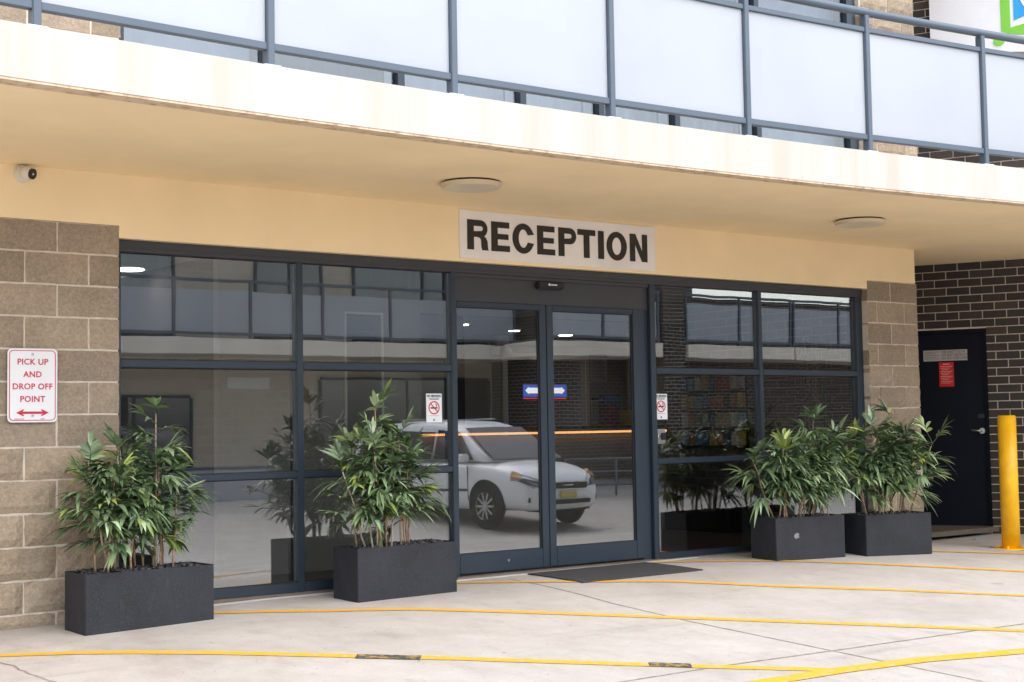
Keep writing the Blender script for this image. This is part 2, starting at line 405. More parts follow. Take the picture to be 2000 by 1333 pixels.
# ------------------------------------------------------------------ reception building
bld = thing('reception_building', 'reception building with glazed shopfront, cream lintel and white balcony above', 'building')
YB = -.06
cache = {}
def block_mesh(L, H, D, rough, k):
    key = (round(L, 3), round(H, 3), round(D, 3), rough, k)
    if key in cache: return cache[key]
    rnd = random.Random(hash(key) & 0xffff)
    bm = bmesh.new(); nx, nz_ = max(2, round(L / .05)), max(2, round(H / .05))
    off = Vector((rnd.uniform(0, 50), rnd.uniform(0, 50), rnd.uniform(0, 50)))
    g = []
    for i in range(nx + 1):
        row = []
        for j in range(nz_ + 1):
            x = -L / 2 + L * i / nx; z = -H / 2 + H * j / nz_
            edge = min(i, nx - i, j, nz_ - j)
            n_ = noise.noise(Vector((x, 0, z)) * 11 + off) * .5 + noise.noise(Vector((x, 0, z)) * 26 + off) * .5
            if rough: y = -.004 - (.016 + .016 * n_ if edge else max(0, .006 * n_))
            else: y = -.0045 - .0012 * n_ + (0 if edge else .0015)
            ex = rnd.uniform(-.004, .004) * (1 if rough else .5) if edge == 0 else 0
            row.append(bm.verts.new((x + (ex if i in (0, nx) else 0), y, z + (ex if j in (0, nz_) else 0))))
        g.append(row)
    for i in range(nx):
        for j in range(nz_):
            f = bm.faces.new((g[i][j], g[i + 1][j], g[i + 1][j + 1], g[i][j + 1]))
    rim = [g[i][0] for i in range(nx + 1)] + [g[nx][j] for j in range(1, nz_ + 1)] + [g[i][nz_] for i in range(nx - 1, -1, -1)] + [g[0][j] for j in range(nz_ - 1, 0, -1)]
    back = [bm.verts.new((v.co.x, D, v.co.z)) for v in rim]
    for i in range(len(rim)):
        j = (i + 1) % len(rim); bm.faces.new((rim[j], rim[i], back[i], back[j]))
    bm.normal_update(); me = bpy.data.meshes.new('block'); bm.to_mesh(me); bm.free(); cache[key] = me
    return me
def lay_blocks(parent, x0, x1, zbot, ztop, joint0, right, yface, depth, roughz):
    """courses of 200 mm, joint0 = a bed joint height; bond measured from x=right (going left)"""
    k0 = math.floor((zbot - joint0) / .2)
    z = joint0 + k0 * .2; idx = k0
    while z < ztop - .02:
        za, zb = max(z, zbot) + .006, min(z + .2, ztop) - .006
        if zb - za > .02:
            x = right; first = True; odd = idx % 2
            while x > x0 + .03:
                L = .2 if (first and odd) else .4
                if first: L -= .005
                xa = max(x - L, x0)
                a, b = xa + .006, x - (0 if first else .006)
                if b - a > .03:
                    rough = (za + zb) / 2 < roughz
                    me = block_mesh(b - a, zb - za, depth, rough, random.randrange(4))
                    o = link('block', me, 'split_block' if rough else 'honed_block', parent, ((a + b) / 2, yface + random.uniform(-.0012, .0004), (za + zb) / 2))
                x -= L; first = False
        z += .2; idx += 1
lp = box('left_pier', (-3.2, -.036, YB - .0005, .14, -.2, 2.417), 'mortar', bld, 0)
lay_blocks(lp, -1.25, -.03, -.08, 2.418, 2.225, -.03, YB, .05, 1.03)
rp = box('right_pier', (7.222, 7.944, YB - .0005, .14, -.2, 2.417), 'mortar', bld, 0)
lay_blocks(rp, 7.217, 7.95, -.08, 2.418, 2.225, 7.95, YB, .19, 1.83)
poly2d('lintel', [[(-5, 2.42), (-.03, 2.42), (-.03, 2.342), (7.217, 2.342), (7.217, 2.42), (7.93, 2.42), (7.93, 2.7495), (-5, 2.7495)]], 'cream_paint', bld, Matrix.Translation((0, .038, 0)), .204)
box('pier_return_wall', (7.70, 7.94, .14, 3.9, -.1, 2.75), 'mortar', bld, 0)
# balcony slab following the gentle arc
def edge_y(x): return -40.343 + math.sqrt(38.22 ** 2 - (x - 1.247) ** 2)
xs_ = [-6 + .3 * i for i in range(61)]
def arc_prism(name, mat, z0, z1, y_in0, y_in1, parent, smooth_front=True, xl=-6, xr=12):
    bm = bmesh.new(); P = [x for x in xs_ if xl <= x <= xr]
    rows = []
    for x in P:
        e = edge_y(x)
        yb = e + y_in1 if y_in1 is not None else max(.2, .885 - 2.046 * (x - 9.11) + .15 if x < 9.6 else edge_y(x) + .8)
        if y_in1 is None and x < 7.9: yb = .12
        rows.append([bm.verts.new((x, e + y_in0, z0)), bm.verts.new((x, e + y_in0, z1)), bm.verts.new((x, yb, z1)), bm.verts.new((x, yb, z0))])
    for a, b in zip(rows, rows[1:]):
        for k in range(4):
            f = bm.faces.new((a[k], b[k], b[(k + 1) % 4], a[(k + 1) % 4]))
    bm.faces.new(rows[0]); bm.faces.new(rows[-1][::-1])
    bmesh.ops.recalc_face_normals(bm, faces=bm.faces)
    return obj(name, bm, mat, parent)
arc_prism('soffit', 'cream_paint', 2.75, 2.80, .118, None, bld)
arc_prism('balcony_fascia', 'fascia_paint', 2.7505, 3.01, 0, .30, bld)
arc_prism('drip_edge', 'drip_paint', 2.738, 2.7502, .004, .112, bld)
arc_prism('balcony_floor', 'drip_paint', 2.802, 3.0, .301, None, bld)
# balustrade
bal = bpy.data.objects.new('balustrade', None); COL.objects.link(bal); bal.parent = bld
px_ = [-3.6, -2.43, -1.25, .005, 1.19, 2.377, 3.534, 4.676, 5.865, 7.03, 8.2, 9.36, 10.5]
IN = .075
def on_edge(x, inset): return Vector((x, edge_y(x) + inset, 0))
pm = bmesh.new(); B(pm, -.022, .022, -.03, .03, .012, 1.0, .004); pme = bpy.data.meshes.new('post'); pm.to_mesh(pme); pm.free(); pme.materials.append(MATS['rail_paint'])
fm = bmesh.new(); B(fm, -.05, .05, -.05, .05, 0, .012, .002); fme = bpy.data.meshes.new('base_plate'); fm.to_mesh(fme); fm.free(); fme.materials.append(MATS['white_metal'])
for i, x in enumerate(px_):
    p = on_edge(x, IN); p.z = 3.01
    a = math.atan2(edge_y(x + .1) - edge_y(x - .1), .2)
    link('post', pme, None, bal, p, a); link('base_plate', fme, None, bal, p, a)
def between(name, x0, x1, z0, z1, th, mat, inset, gap, bev=.003):
    a, b = on_edge(x0, inset), on_edge(x1, inset); L = (b - a).length; ang = math.atan2(b.y - a.y, b.x - a.x)
    bm = bmesh.new(); B(bm, -L / 2 + gap, L / 2 - gap, -th / 2, th / 2, z0, z1, bev)
    o = obj(name, bm, mat, bal, (a + b) / 2); o.rotation_euler.z = ang; return o
for x0, x1 in zip(px_, px_[1:]):
    between('bottom_rail', x0, x1, 3.105, 3.145, .045, 'rail_paint', IN, .022)
    between('glazing_rail', x0, x1, 3.885, 3.92, .045, 'rail_paint', IN, .022)
    between('glass_panel', x0, x1, 3.1455, 3.8845, .009, 'frosted', IN, .024, .001)
bm = bmesh.new(); tube(bm, [on_edge(x, IN) + Vector((0, 0, 4.035)) for x in [-5 + .25 * i for i in range(65)]], .030, 14); obj('handrail', bm, 'rail_paint', bal)
# upper storey wall
ulp = box('upper_wall', (-4, -.03, YB - .0005, .14, 3.0, 6.2), 'mortar', bld, 0)
lay_blocks(ulp, -1.25, -.02, 3.01, 5.0, 2.225, -.02, YB, .05, 0)
urp = box('upper_wall', (7.23, 8.02, YB - .0005, .14, 3.0, 6.2), 'mortar', bld, 0)
lay_blocks(urp, 7.225, 8.035, 3.01, 6.2, 2.225, 8.035, YB, .19, 9)
box('upper_lintel', (-.028, 7.222, YB, .14, 5.45, 6.2), 'cream_paint', bld)
UW = [-.02, 1.04, 2.13, 3.25, 4.05, 4.89, 5.88, 7.22]
ufr = boxes('upper_window_frame', [(x - .03, x + .03, -.02, .08, 3.02, 5.45) for x in UW[1:-1]] + [(-.018, .02, -.02, .08, 3.02, 5.45), (7.10, 7.219, -.02, .08, 3.02, 5.45)], 'frame_paint', bld)
for i, (a, b) in enumerate(zip(UW, UW[1:])):
    box('pane', (a + .035, b - .035 - (.08 if b > 7 else 0), .02, .026, 3.03, 5.44), 'upper_glass', ufr, 0)
    bmc = bmesh.new(); nn = 24
    vv = [[bmc.verts.new((a + (b - a) * k / nn, .22 + .02 * math.sin(k * 1.9), z)) for z in (3.02, 5.44)] for k in range(nn + 1)]
    for k in range(nn): bmc.faces.new((vv[k][0], vv[k + 1][0], vv[k + 1][1], vv[k][1]))
    obj('curtain', bmc, ['blind_white', 'dark_curtain', 'blind_white', 'blind_white', 'curtain', 'curtain', 'blind_white'][i], bld, smooth=True)
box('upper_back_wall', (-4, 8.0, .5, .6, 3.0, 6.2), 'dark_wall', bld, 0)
box('upper_roof', (-5, 9, -.3, 5, 6.2, 6.45), 'cream_paint', bld, .01)

# ---- shopfront frame
fr = bpy.data.objects.new('shopfront_frame', None); COL.objects.link(fr); fr.parent = bld
FD = .11
def bar(name, d, mat='frame_paint', bev=.003): return box(name, d, mat, fr, bev)
bar('head', (-.028, 7.215, 0, FD, 2.265, 2.340), 'header_paint')
bar('head_bead', (-.026, 7.213, -.006, -.0005, 2.292, 2.338), 'header_paint', .001)
for nm, x0, x1 in (('jamb', -.028, .008), ('mullion', 1.266, 1.316), ('mullion', 2.556, 2.602), ('mullion', 4.542, 4.600), ('mullion', 5.821, 5.868), ('jamb', 7.120, 7.215)):
    bar(nm, (x0, x1, .001, FD - .001, 0, 2.2645))
bar('door_jamb', (4.448, 4.5415, .035, FD, .0, 2.052))
SEG = [(.0085, 1.2655), (1.3165, 2.5555), (4.6005, 5.8205), (5.8685, 7.1195)]
for i, (a, b) in enumerate(SEG):
    bar('transom', (a, b, .002, FD - .002, 1.524, 1.572)); bar('transom', (a, b, .002, FD - .002, .780, .822))
    bar('sill', (a, b, .0015, FD - .0015, .001, .066 if i < 2 else .045))
    for z0, z1 in ((.066 if i < 2 else .045, .7795), (.8225, 1.5235), (1.5725, 2.2645)):
        p = box('pane', (a + .0005, b - .0005, .036, .042, z0, z1), 'tinted_glass', fr, 0)
        for g in ((z1 - .007, z1 - .0003), (z0 + .0003, z0 + .006)): box('gasket', (a + .0005, b - .0005, .030, .0355, *g), 'gasket', fr, 0)
bar('door_head_panel', (2.6025, 4.5415, .030, FD, 2.0525, 2.2645), 'header_paint', .002)
bar('door_track', (2.6025, 4.5415, .012, .0295, 2.238, 2.2645), 'header_paint', .002)
bar('subsill', (-.02, 2.60, .006, .16, -.075, .0005), 'subsill', .002)
bar('subsill', (4.56, 7.20, .006, .16, -.075, .0005), 'subsill', .002)
bar('threshold', (2.55, 4.60, -.045, .30, -.05, .004), 'threshold', .003)
bm = bmesh.new(); strip(bm, dense([(.02, -.030), (4.95, -.062)], .2), .020, .008, zg)
r_ = bmesh.ops.extrude_face_region(bm, geom=bm.faces[:]); bmesh.ops.translate(bm, vec=(0, 0, -.05), verts=[v for v in r_['geom'] if isinstance(v, bmesh.types.BMVert)])
bmesh.ops.recalc_face_normals(bm, faces=bm.faces)
obj('drain_edge', bm, 'grey_plate', fr)
def leaf_door(x0, x1, st0, st1):
    d = boxes('sliding_door', [(x0, x0 + st0, .014, .058, .02, 2.050), (x1 - st1, x1, .014, .058, .02, 2.050), (x0 + st0 + .0003, x1 - st1 - .0003, .0145, .0575, .0205, .165), (x0 + st0 + .0003, x1 - st1 - .0003, .0145, .0575, 2.008, 2.0495)], 'frame_paint', bld, .003)
    box('pane', (x0 + st0 - .002, x1 - st1 + .002, .034, .040, .163, 2.010), 'tinted_glass', d, 0)
    for g in ([(x0 + st0, x1 - st1, .028, .0335, .1655, .171), (x0 + st0, x1 - st1, .028, .0335, 2.002, 2.0078), (x1 - st1 - .012, x1 - st1 - .0004, .028, .0335, .1715, 2.0018)]): box('gasket', g, 'gasket', d, 0)
    return d
dl = leaf_door(2.585, 3.459, .03, .066); dr = leaf_door(3.465, 4.447, .066, .085)
bm = bmesh.new(); cyl(bm, (3.06, .012, .095), .010, .008, 'Y', 16); obj('lock', bm, 'steel', dl)

# ---- interior of the reception
box('room_floor', (-3, 9.5, .16, 6.8, -.05, -.002), 'room_floor', bld, 0)
box('room_ceiling', (-3, 7.70, .14, 3.0, 2.45, 2.55), 'room_ceiling', bld, 0)
box('lower_ceiling', (1.36, 9.5, 3.0005, 6.8, 2.25, 2.549), 'room_ceiling', bld, 0)
box('bulkhead', (3.1, 7.66, 2.86, 2.999, 2.22, 2.449), 'room_wall', bld, .004)
boxes('room_wall', [(7.2, 8.46, 5.6, 5.7, 1.95, 2.249), (8.4605, 9.5, 5.6, 5.7, 0, 2.249), (1.36, 7.1995, 5.6, 5.7, 0, 2.249)], 'room_wall', bld, 0)
box('office_wall', (-3, 1.249, 3.4, 3.5, 0, 2.449), 'partition_paint', bld, 0)
boxes('door_trim', [(7.12, 7.1995, 5.58, 5.5995, 0, 2.03), (8.4605, 8.52, 5.58, 5.5995, 0, 2.03), (7.2, 8.46, 5.58, 5.5995, 1.95, 2.03)], 'white_plastic', bld, .002)
box('cornice', (3.5, 9.4, 5.5, 5.5995, 2.13, 2.2), 'counter_front', bld, .01)
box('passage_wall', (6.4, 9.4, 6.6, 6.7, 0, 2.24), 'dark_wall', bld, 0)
box('side_wall', (7.64, 7.699, .16, 3.2, 0, 2.449), 'room_brick', bld, 0)
box('end_wall', (9.4, 9.499, 3.0, 5.59, 0, 2.249), 'room_wall', bld, 0)
box('nib_wall', (7.6995, 9.39, 3.0, 3.1, 0, 2.249), 'room_wall', bld, 0)
boxes('partition', [(1.25, 2.345, 1.2, 1.3, 0, 2.449), (2.675, 3.06, 1.2, 1.3, 0, 2.449), (2.3455, 2.6745, 1.2, 1.3, 2.03, 2.449), (2.3455, 2.6745, 1.2, 1.3, 0, .99)], 'partition_paint', bld, 0)
boxes('partition_window_trim', [(2.33, 2.345, 1.18, 1.199, .98, 2.05), (2.675, 2.69, 1.18, 1.199, .98, 2.05), (2.3453, 2.6747, 1.18, 1.199, 2.03, 2.05), (2.3453, 2.6747, 1.18, 1.199, .98, .995)], 'white_plastic', bld, .001)
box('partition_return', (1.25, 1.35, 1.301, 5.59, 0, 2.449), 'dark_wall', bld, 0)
box('timber_column', (4.72, 4.86, 3.15, 3.3, 0, 2.249), 'red_timber', bld, .004)
ct = thing('reception_counter', 'long reception counter with warm light strip behind the glass doors', 'counter', (0, 0, 0))
box('counter_front', (3.75, 6.9, 2.44, 2.50, .0, 1.02), 'counter_front', ct)
box('worktop', (3.70, 6.95, 2.38, 2.84, 1.06, 1.10), 'counter_top', ct)
bm = bmesh.new()
for i in range(150): B(bm, 3.72 + .0213 * i, 3.72 + .0213 * i + .010, 2.385, 2.395, 1.030, 1.052)
obj('light_strip', bm, 'led_warm', ct)
for i, (x, y, z, r_, lb) in enumerate(((5.51, 4.15, 2.25, .085, 'left door leaf, nearer the mullion'), (6.66, 4.71, 2.25, .065, 'left door leaf, nearer the middle stile'), (7.77, 5.13, 2.25, .085, 'right door leaf'), (1.0, 2.38, 2.45, .13, 'far left window'))):
    t = thing('downlight', 'round lit ceiling downlight seen through the ' + lb, 'light', (x, y, z), 0, 'lit downlights in the reception ceiling')
    bm = bmesh.new(); cyl(bm, (0, 0, -.008), r_ * 1.2, .012, seg=24); obj('trim_ring', bm, 'white_plastic', t)
    bm = bmesh.new(); cyl(bm, (0, 0, -.017), r_, .006, seg=24); obj('lamp', bm, 'downlight_lit', t)
for z, n_, lb in ((1.68, 14, 'upper'), (1.12, 13, 'lower')):
    t = thing('notice_sheet', lb + ' white notice with black heading on the back wall', 'notice', (8.55, 5.595, z), 0, 'notices on the back wall')
    box('sheet', (0, .28, -.006, 0, 0, .36), 'paper', t, 0); box('heading', (0, .28, -.012, -.0065, .31, .359), 'letter_black', t, 0)
    boxes('print', [(.02, .24 + random.uniform(-.05, .02), -.0085, -.0065, .285 - .02 * k, .291 - .02 * k) for k in range(n_)], 'plate_ink', t, 0)
t = thing('wall_flood_light', 'white twin head camera and flood light on the reception wall', 'light', (6.93, 5.49, 2.05))
box('mount', (-.05, .05, -.06, .01, -.06, .06), 'white_plastic', t, .01); box('lamp_head', (-.07, .12, -.16, -.06, .04, .18), 'white_plastic', t, .015)
bm = bmesh.new(); tube(bm, [(0, -.03, .02), (0, -.06, .06), (.01, -.09, .08)], .015); obj('arm', bm, 'white_plastic', t)
bm = bmesh.new(); bmesh.ops.create_uvsphere(bm, u_segments=16, v_segments=10, radius=.06, matrix=Matrix.Translation((.13, -.1, -.02))); obj('camera_head', bm, 'white_plastic', t, smooth=True)
rk = thing('brochure_rack', 'wall rack full of colourful brochures on the right hand wall', 'rack', (7.638, 2.9, .84))
box('back_board', (-.02, 0, -1.0, 0, 0, .80), 'black_plastic', rk)
rc = ['rack_blue', 'rack_yellow', 'rack_red', 'rack_green', 'rack_sky', 'rack_white', 'rack_orange']
for r_i in range(4):
    box('ledge', (-.07, -.021, -1.0, 0, .02 + .2 * r_i, .032 + .2 * r_i), 'black_plastic', rk, .001)
    for c_i in range(9):
        if random.random() < .9: box('brochure', (-.055, -.028, -.98 + .108 * c_i, -.89 + .108 * c_i, .0325 + .2 * r_i, .19 + .2 * r_i - random.uniform(0, .03)), random.choice(rc), rk, .001)
t = thing('storage_bench', 'low dark bench against the right hand wall under the brochures', 'bench', (0, 0, 0))
box('seat', (6.9, 7.6, 1.5, 3.0, .36, .46), 'dark_wall', t, .02); boxes('base', [(6.98, 7.55, 1.56, 2.94, .0, .359)], 'black_plastic', t)
for nm, lb, d, mt_ in (('brochure_box', 'maroon box standing on the reception counter', (6.24, 6.37, 2.52, 2.70, 1.10, 1.33), 'rack_maroon'), ('file_box', 'dark blue box stacked behind the maroon box on the counter', (6.34, 6.56, 2.71, 2.83, 1.10, 1.42), 'rack_blue'), ('yellow_box', 'yellow box at the right end of the counter', (6.50, 6.76, 2.5, 2.68, 1.10, 1.26), 'rack_yellow')):
    tag(box(nm, d, mt_, None, .006), lb, 'box')
t = thing('orchid', 'white flowering orchid on the counter end seen through second window', 'plant', (3.82, 2.6, 1.10))
bm = bmesh.new(); cyl(bm, (0, 0, .07), .05, .14, seg=16, r2=.065); obj('pot', bm, 'rack_sky', t)
bm = bmesh.new(); tube(bm, [(0, 0, .14), (.02, 0, .3), (-.03, 0, .44), (-.12, 0, .50)], .006, 6); obj('stem', bm, 'leaf', t)
for i in range(6):
    bm = bmesh.new(); c = Vector((-.12 + .045 * i * .7, random.uniform(-.02, .02), .50 - .02 * abs(i - 2) + random.uniform(-.02, .02)))
    for k in range(5):
        a = k * R(72); bmesh.ops.create_circle(bm, cap_ends=True, segments=8, radius=.022, matrix=Matrix.Translation(c + Vector((.024 * math.cos(a), -.005 * (k % 2), .024 * math.sin(a)))) @ Matrix.Rotation(R(90), 4, 'X'))
    obj('flower', bm, 'blind_white', t)

# ------------------------------------------------------------------ brick wing (angled wall with fire door)
wing = thing('brick_wing', 'dark brown brick wing wall with fire door right of the shopfront', 'building', (9.11, .885, 0), -math.atan2(.898, .439))
DS0, DS1 = -.17, .742
ZT = 2.055
wm = boxes('brick_wall', [(-1.6, DS0, .004, .24, -.2, 6.2), (DS1, 1.62, .004, .24, -.2, 6.2), (DS0, DS1, .0045, .24, ZT, 6.2)], 'brick_mortar', wing, 0)
bcache = {}
def brick(a, b, z):
    L = b - a
    key = round(L, 3)
    if key not in bcache:
        bm = bmesh.new(); B(bm, -L / 2, L / 2, -.005, .03, -.038, .038)
        es = [e for e in bm.edges if all(v.co.y < 0 for v in e.verts)]; bmesh.ops.bevel(bm, geom=es, offset=.003, segments=1, affect='EDGES')
        me = bpy.data.meshes.new('brick'); bm.to_mesh(me); bm.free(); bcache[key] = me
    o = link('brick', bcache[key], 'dark_brick', wm, ((a + b) / 2, random.uniform(-.0012, .0012), z))
    o.rotation_euler = (0, random.uniform(-.003, .003), 0)
def lay_bricks(s0, s1, z_lo, z_hi):
    k = 0
    z = 2.754 - .005 - .038
    ks = range(math.ceil((z_lo - z) / .086), math.floor((z_hi - z) / .086) + 1)
    for k in ks:
        zc = z + k * .086
        off = .234 - (.12 if k % 2 else 0)
        i = math.floor((s0 - off) / .24)
        while off + i * .24 < s1:
            a, b = off + i * .24 + .005, off + (i + 1) * .24 - .005
            a, b = max(a, s0), min(b, s1)
            pieces = [(a, b)]
            if zc - .045 < ZT + .02 and zc < ZT: pieces = [(a, min(b, DS0)), (max(a, DS1), b)]
            for p, q in pieces:
                if q - p > .02: brick(p, q, zc)
            i += 1
lay_bricks(-.05, 1.40, -.06, 2.75)
lay_bricks(-.05, 1.40, 3.60, 4.52)
lay_bricks(-.05, .32, 4.55, 5.75)
# the wing goes on towards the forecourt beyond the picture
boxes('wing_return', [(1.6205, 3.6, .004, .24, -.5, 6.2), (3.36, 3.6, .2405, 6, -.5, 6.2)], 'far_brick', wing, 0)
fd = box('fire_door', (DS0 + .035, DS1 - .035, .055, .10, -.03, ZT - .035), 'door_paint', wing, .003)
boxes('door_frame', [(DS0 + .001, DS0 + .034, .02, .14, -.06, ZT - .001), (DS1 - .034, DS1 - .001, .02, .14, -.06, ZT - .001), (DS0 + .0345, DS1 - .0345, .02, .14, ZT - .034, ZT - .001)], 'door_paint', wing, .002)
box('door_sill', (DS0 - .02, DS1 + .02, .0, .2, -.09, -.052), 'white_metal', wing, .003)
bm = bmesh.new(); cyl(bm, (.662, .044, .985), .030, .022, 'Y', 24); obj('handle_rose', bm, 'steel', fd)
bm = bmesh.new(); tube(bm, [(.662, .035, .985), (.662, .012, .985), (.64, .002, .986), (.56, .0, .992)], .0105, 10); obj('lever_handle', bm, 'steel', fd)
for zz in (.25, 1.0, 1.8): box('hinge', (DS0 + .030, DS0 + .042, .046, .0545, zz - .05, zz + .05), 'steel', fd, .002)
box('deadlock', (.625, .69, .035, .0545, 1.115, 1.160), 'black_plastic', fd, .006)
t = thing('fire_door_sign', 'grey fire safety door plate with black capitals on the dark door', 'sign', (9.11, .885, 0), -math.atan2(.898, .439))
box('plate', (.085, .538, .0505, .0535, 1.728, 1.843), 'grey_plate', t, .001)
for i, s in enumerate(('FIRE SAFETY DOOR', 'DO NOT OBSTRUCT', 'DO NOT KEEP OPEN')):
    text('lettering', s, .036, 'plate_ink', t, .275, .0498, 1.809 - .033 * i, 'LEFT', .0004, .78)
boxes('fine_print', [(.10, .25 - .03 * (k % 2), .0497, .0504, 1.822 - .018 * k, 1.827 - .018 * k) for k in range(5)], 'plate_ink', t, 0)
t = thing('fire_notice', 'red fire notice below the grey plate on the dark door', 'sign', (9.11, .885, 0), -math.atan2(.898, .439))
box('plate', (.243, .394, .0505, .0535, 1.455, 1.712), 'red_plate', t, .001)
boxes('fine_print', [(.285, .352, .0497, .0504, 1.688, 1.697)] + [(.258 + .012 * (k % 3 == 2), .38 - .02 * (k % 3), .0497, .0504, 1.666 - .0175 * k, 1.671 - .0175 * k) for k in range(11)], 'pale_ink', t, 0)
# upper sign panel
t = thing('logo_sign', 'large white sign panel with green and blue logo on upper brick wall', 'sign', (9.11, .885, 0), -math.atan2(.898, .439))
poly2d('panel', [[(.29, 5.0), (1.158, 4.905), (1.30, 4.885), (2.4, 4.885), (2.4, 6.15), (.29, 6.15)]], 'panel_white', t, Matrix.Translation((0, -.045, 0)), .03)
poly2d('logo_border', [[(1.013, 6.0), (1.013, 5.14), (1.09, 5.10), (1.3, 5.06), (2.2, 5.06), (2.2, 6.0)], [(1.108, 5.9), (2.1, 5.9), (2.1, 5.16), (1.32, 5.20), (1.108, 5.165)]], 'lime', t, Matrix.Translation((0, -.063, 0)), .004)
poly2d('logo_tail', [arc(.985, 5.03, .058, 180, 360, 8, .045) + [(1.06, 5.075), (.94, 5.075)]], 'lime', t, Matrix.Translation((0, -.063, 0)), .004)
poly2d('logo_field', [[(1.142, 5.88), (1.142, 5.235), (1.30, 5.285), (2.06, 5.20), (2.06, 5.88)]], 'sky_blue', t, Matrix.Translation((0, -.0635, 0)), .004)
poly2d('logo_letter', [[(1.18, 5.50), (1.215, 5.51), (1.30, 5.36), (1.40, 5.51), (1.45, 5.50), (1.31, 5.29), (1.285, 5.29)]], 'panel_white', t, Matrix.Translation((0, -.068, 0)), .003)

# ------------------------------------------------------------------ signs, fittings
rs = thing('reception_sign', 'white board reading RECEPTION in bold black capitals above the doors', 'sign', (0, 0, 0))
yS = YB - .004
box('board', (2.592, 4.550, yS - .010, yS - .0005, 2.366, 2.730), 'sign_white', rs, .001)
H = .226; Z0 = 2.4335; S = .060; T = .046
def place(ch, x0, x1):
    W = x1 - x0
    if ch == 'E': L = [[(0, 0), (W, 0), (W, T), (S, T), (S, H / 2 - T * .46), (W * .93, H / 2 - T * .46), (W * .93, H / 2 + T * .46), (S, H / 2 + T * .46), (S, H - T), (W * .98, H - T), (W * .98, H), (0, H)]]
    if ch == 'I': L = [[(0, 0), (W, 0), (W, H), (0, H)]]
    if ch == 'T': L = [[(W / 2 - S / 2, 0), (W / 2 + S / 2, 0), (W / 2 + S / 2, H - T), (W, H - T), (W, H), (0, H), (0, H - T), (W / 2 - S / 2, H - T)]]
    if ch == 'N': L = [[(0, 0), (S * .95, 0), (S * .95, H * .62), (W - S * 1.02, 0), (W, 0), (W, H), (W - S * .95, H), (W - S * .95, H * .38), (S * 1.02, H), (0, H)]]
    if ch == 'O': L = [arc(W / 2, H / 2, W / 2, 0, 357, 36, H / 2 + .004), arc(W / 2, H / 2, W / 2 - S * .98, 0, 357, 36, H / 2 - T + .004)]
    if ch == 'C':
        L = [arc(W / 2, H / 2, W / 2, 38, 322, 30, H / 2 + .004) + [(W, H * .32)] + arc(W / 2, H / 2, W / 2 - S * .98, 335, 25, 30, H / 2 - T + .004) + [(W, H * .68)]]
        L = [[(W, H * .655)] + arc(W / 2, H / 2, W / 2, 30, 330, 32, H / 2 + .004) + [(W, H * .345), (W - S, H * .375)] + arc(W / 2, H / 2, W / 2 - S * .98, 318, 42, 28, H / 2 - T + .004) + [(W - S, H * .625)]]
    if ch in 'PR':
        hb = H * .57; r = hb / 2
        out = [(0, 0), (S, 0), (S, H - hb)]
        bowl = arc(W - r, H - r, r, -90, 90, 14)
        inn = [(S, H - T), (S, H - hb + T * .92)] + arc(W - r, H - r, r - T * .98, -90, 90, 12, r - T)
        if ch == 'P': L = [out + bowl + [(0, H)], inn]
        else:
            leg = [(W * .50, H - hb), (W * .62, H * .40), (W * .665, H * .33), (W * .68, H * .10), (W * .72, 0), (W * 1.03, 0), (W * 1.0, H * .04), (W * .975, H * .30), (W * .90, H * .42), (W * .82, H * .455)]
            bowl = arc(W - r - .004, H - r, r, -55, 90, 14)
            L = [out + leg + bowl + [(0, H)], inn]
    poly2d('letter', L, 'letter_black', rs, Matrix.Translation((x0, yS - .0125, Z0)), .003)
for ch, a, b in (('R', 2.659, 2.849), ('E', 2.880, 3.054), ('C', 3.080, 3.287), ('E', 3.318, 3.494), ('P', 3.528, 3.708), ('T', 3.722, 3.906), ('I', 3.933, 3.994), ('O', 4.022, 4.237), ('N', 4.270, 4.460)): place(ch, a, b)

ps = thing('pick_up_sign', 'white metal sign with red letters PICK UP AND DROP OFF POINT', 'sign', (-.735, YB - .030, 1.178))
W_, H_ = .302, .447
poly2d('plate', [rrect(0, W_, 0, H_, .028)], 'sign_clean', ps, I4, .004)
poly2d('border', [rrect(.010, W_ - .010, .010, H_ - .010, .024), rrect(.0145, W_ - .0145, .0145, H_ - .0145, .021)], 'letter_red', ps, Matrix.Translation((0, -.003, 0)), .001)
for s, z in (('PICK UP', .350), ('AND', .274), ('DROP OFF', .200), ('POINT', .124)):
    text('lettering', s, .0505, 'letter_red', ps, W_ / 2, -.0032, z, off=.0009, sx=.98, space=1.06)
hd = .058
poly2d('arrow', [[(.052, hd), (.095, hd + .021), (.101, hd + .018), (.090, hd + .0075), (W_ - .090, hd + .0075), (W_ - .101, hd + .018), (W_ - .095, hd + .021), (W_ - .052, hd), (W_ - .095, hd - .021), (W_ - .101, hd - .018), (W_ - .090, hd - .0075), (.090, hd - .0075), (.101, hd - .018), (.095, hd - .021)]], 'letter_red', ps, Matrix.Translation((0, -.0034, 0)), .001)
for z in (.412, .040):
    bm = bmesh.new(); cyl(bm, (W_ / 2, -.003, z), .0075, .006, 'Y', 14); obj('rivet', bm, 'steel', ps)
box('maker_print', (.04, .10, -.0030, -.0021, .0185, .0225), 'letter_red', ps, 0); box('maker_print', (.20, .225, -.0030, -.0021, .0185, .0225), 'letter_red', ps, 0)

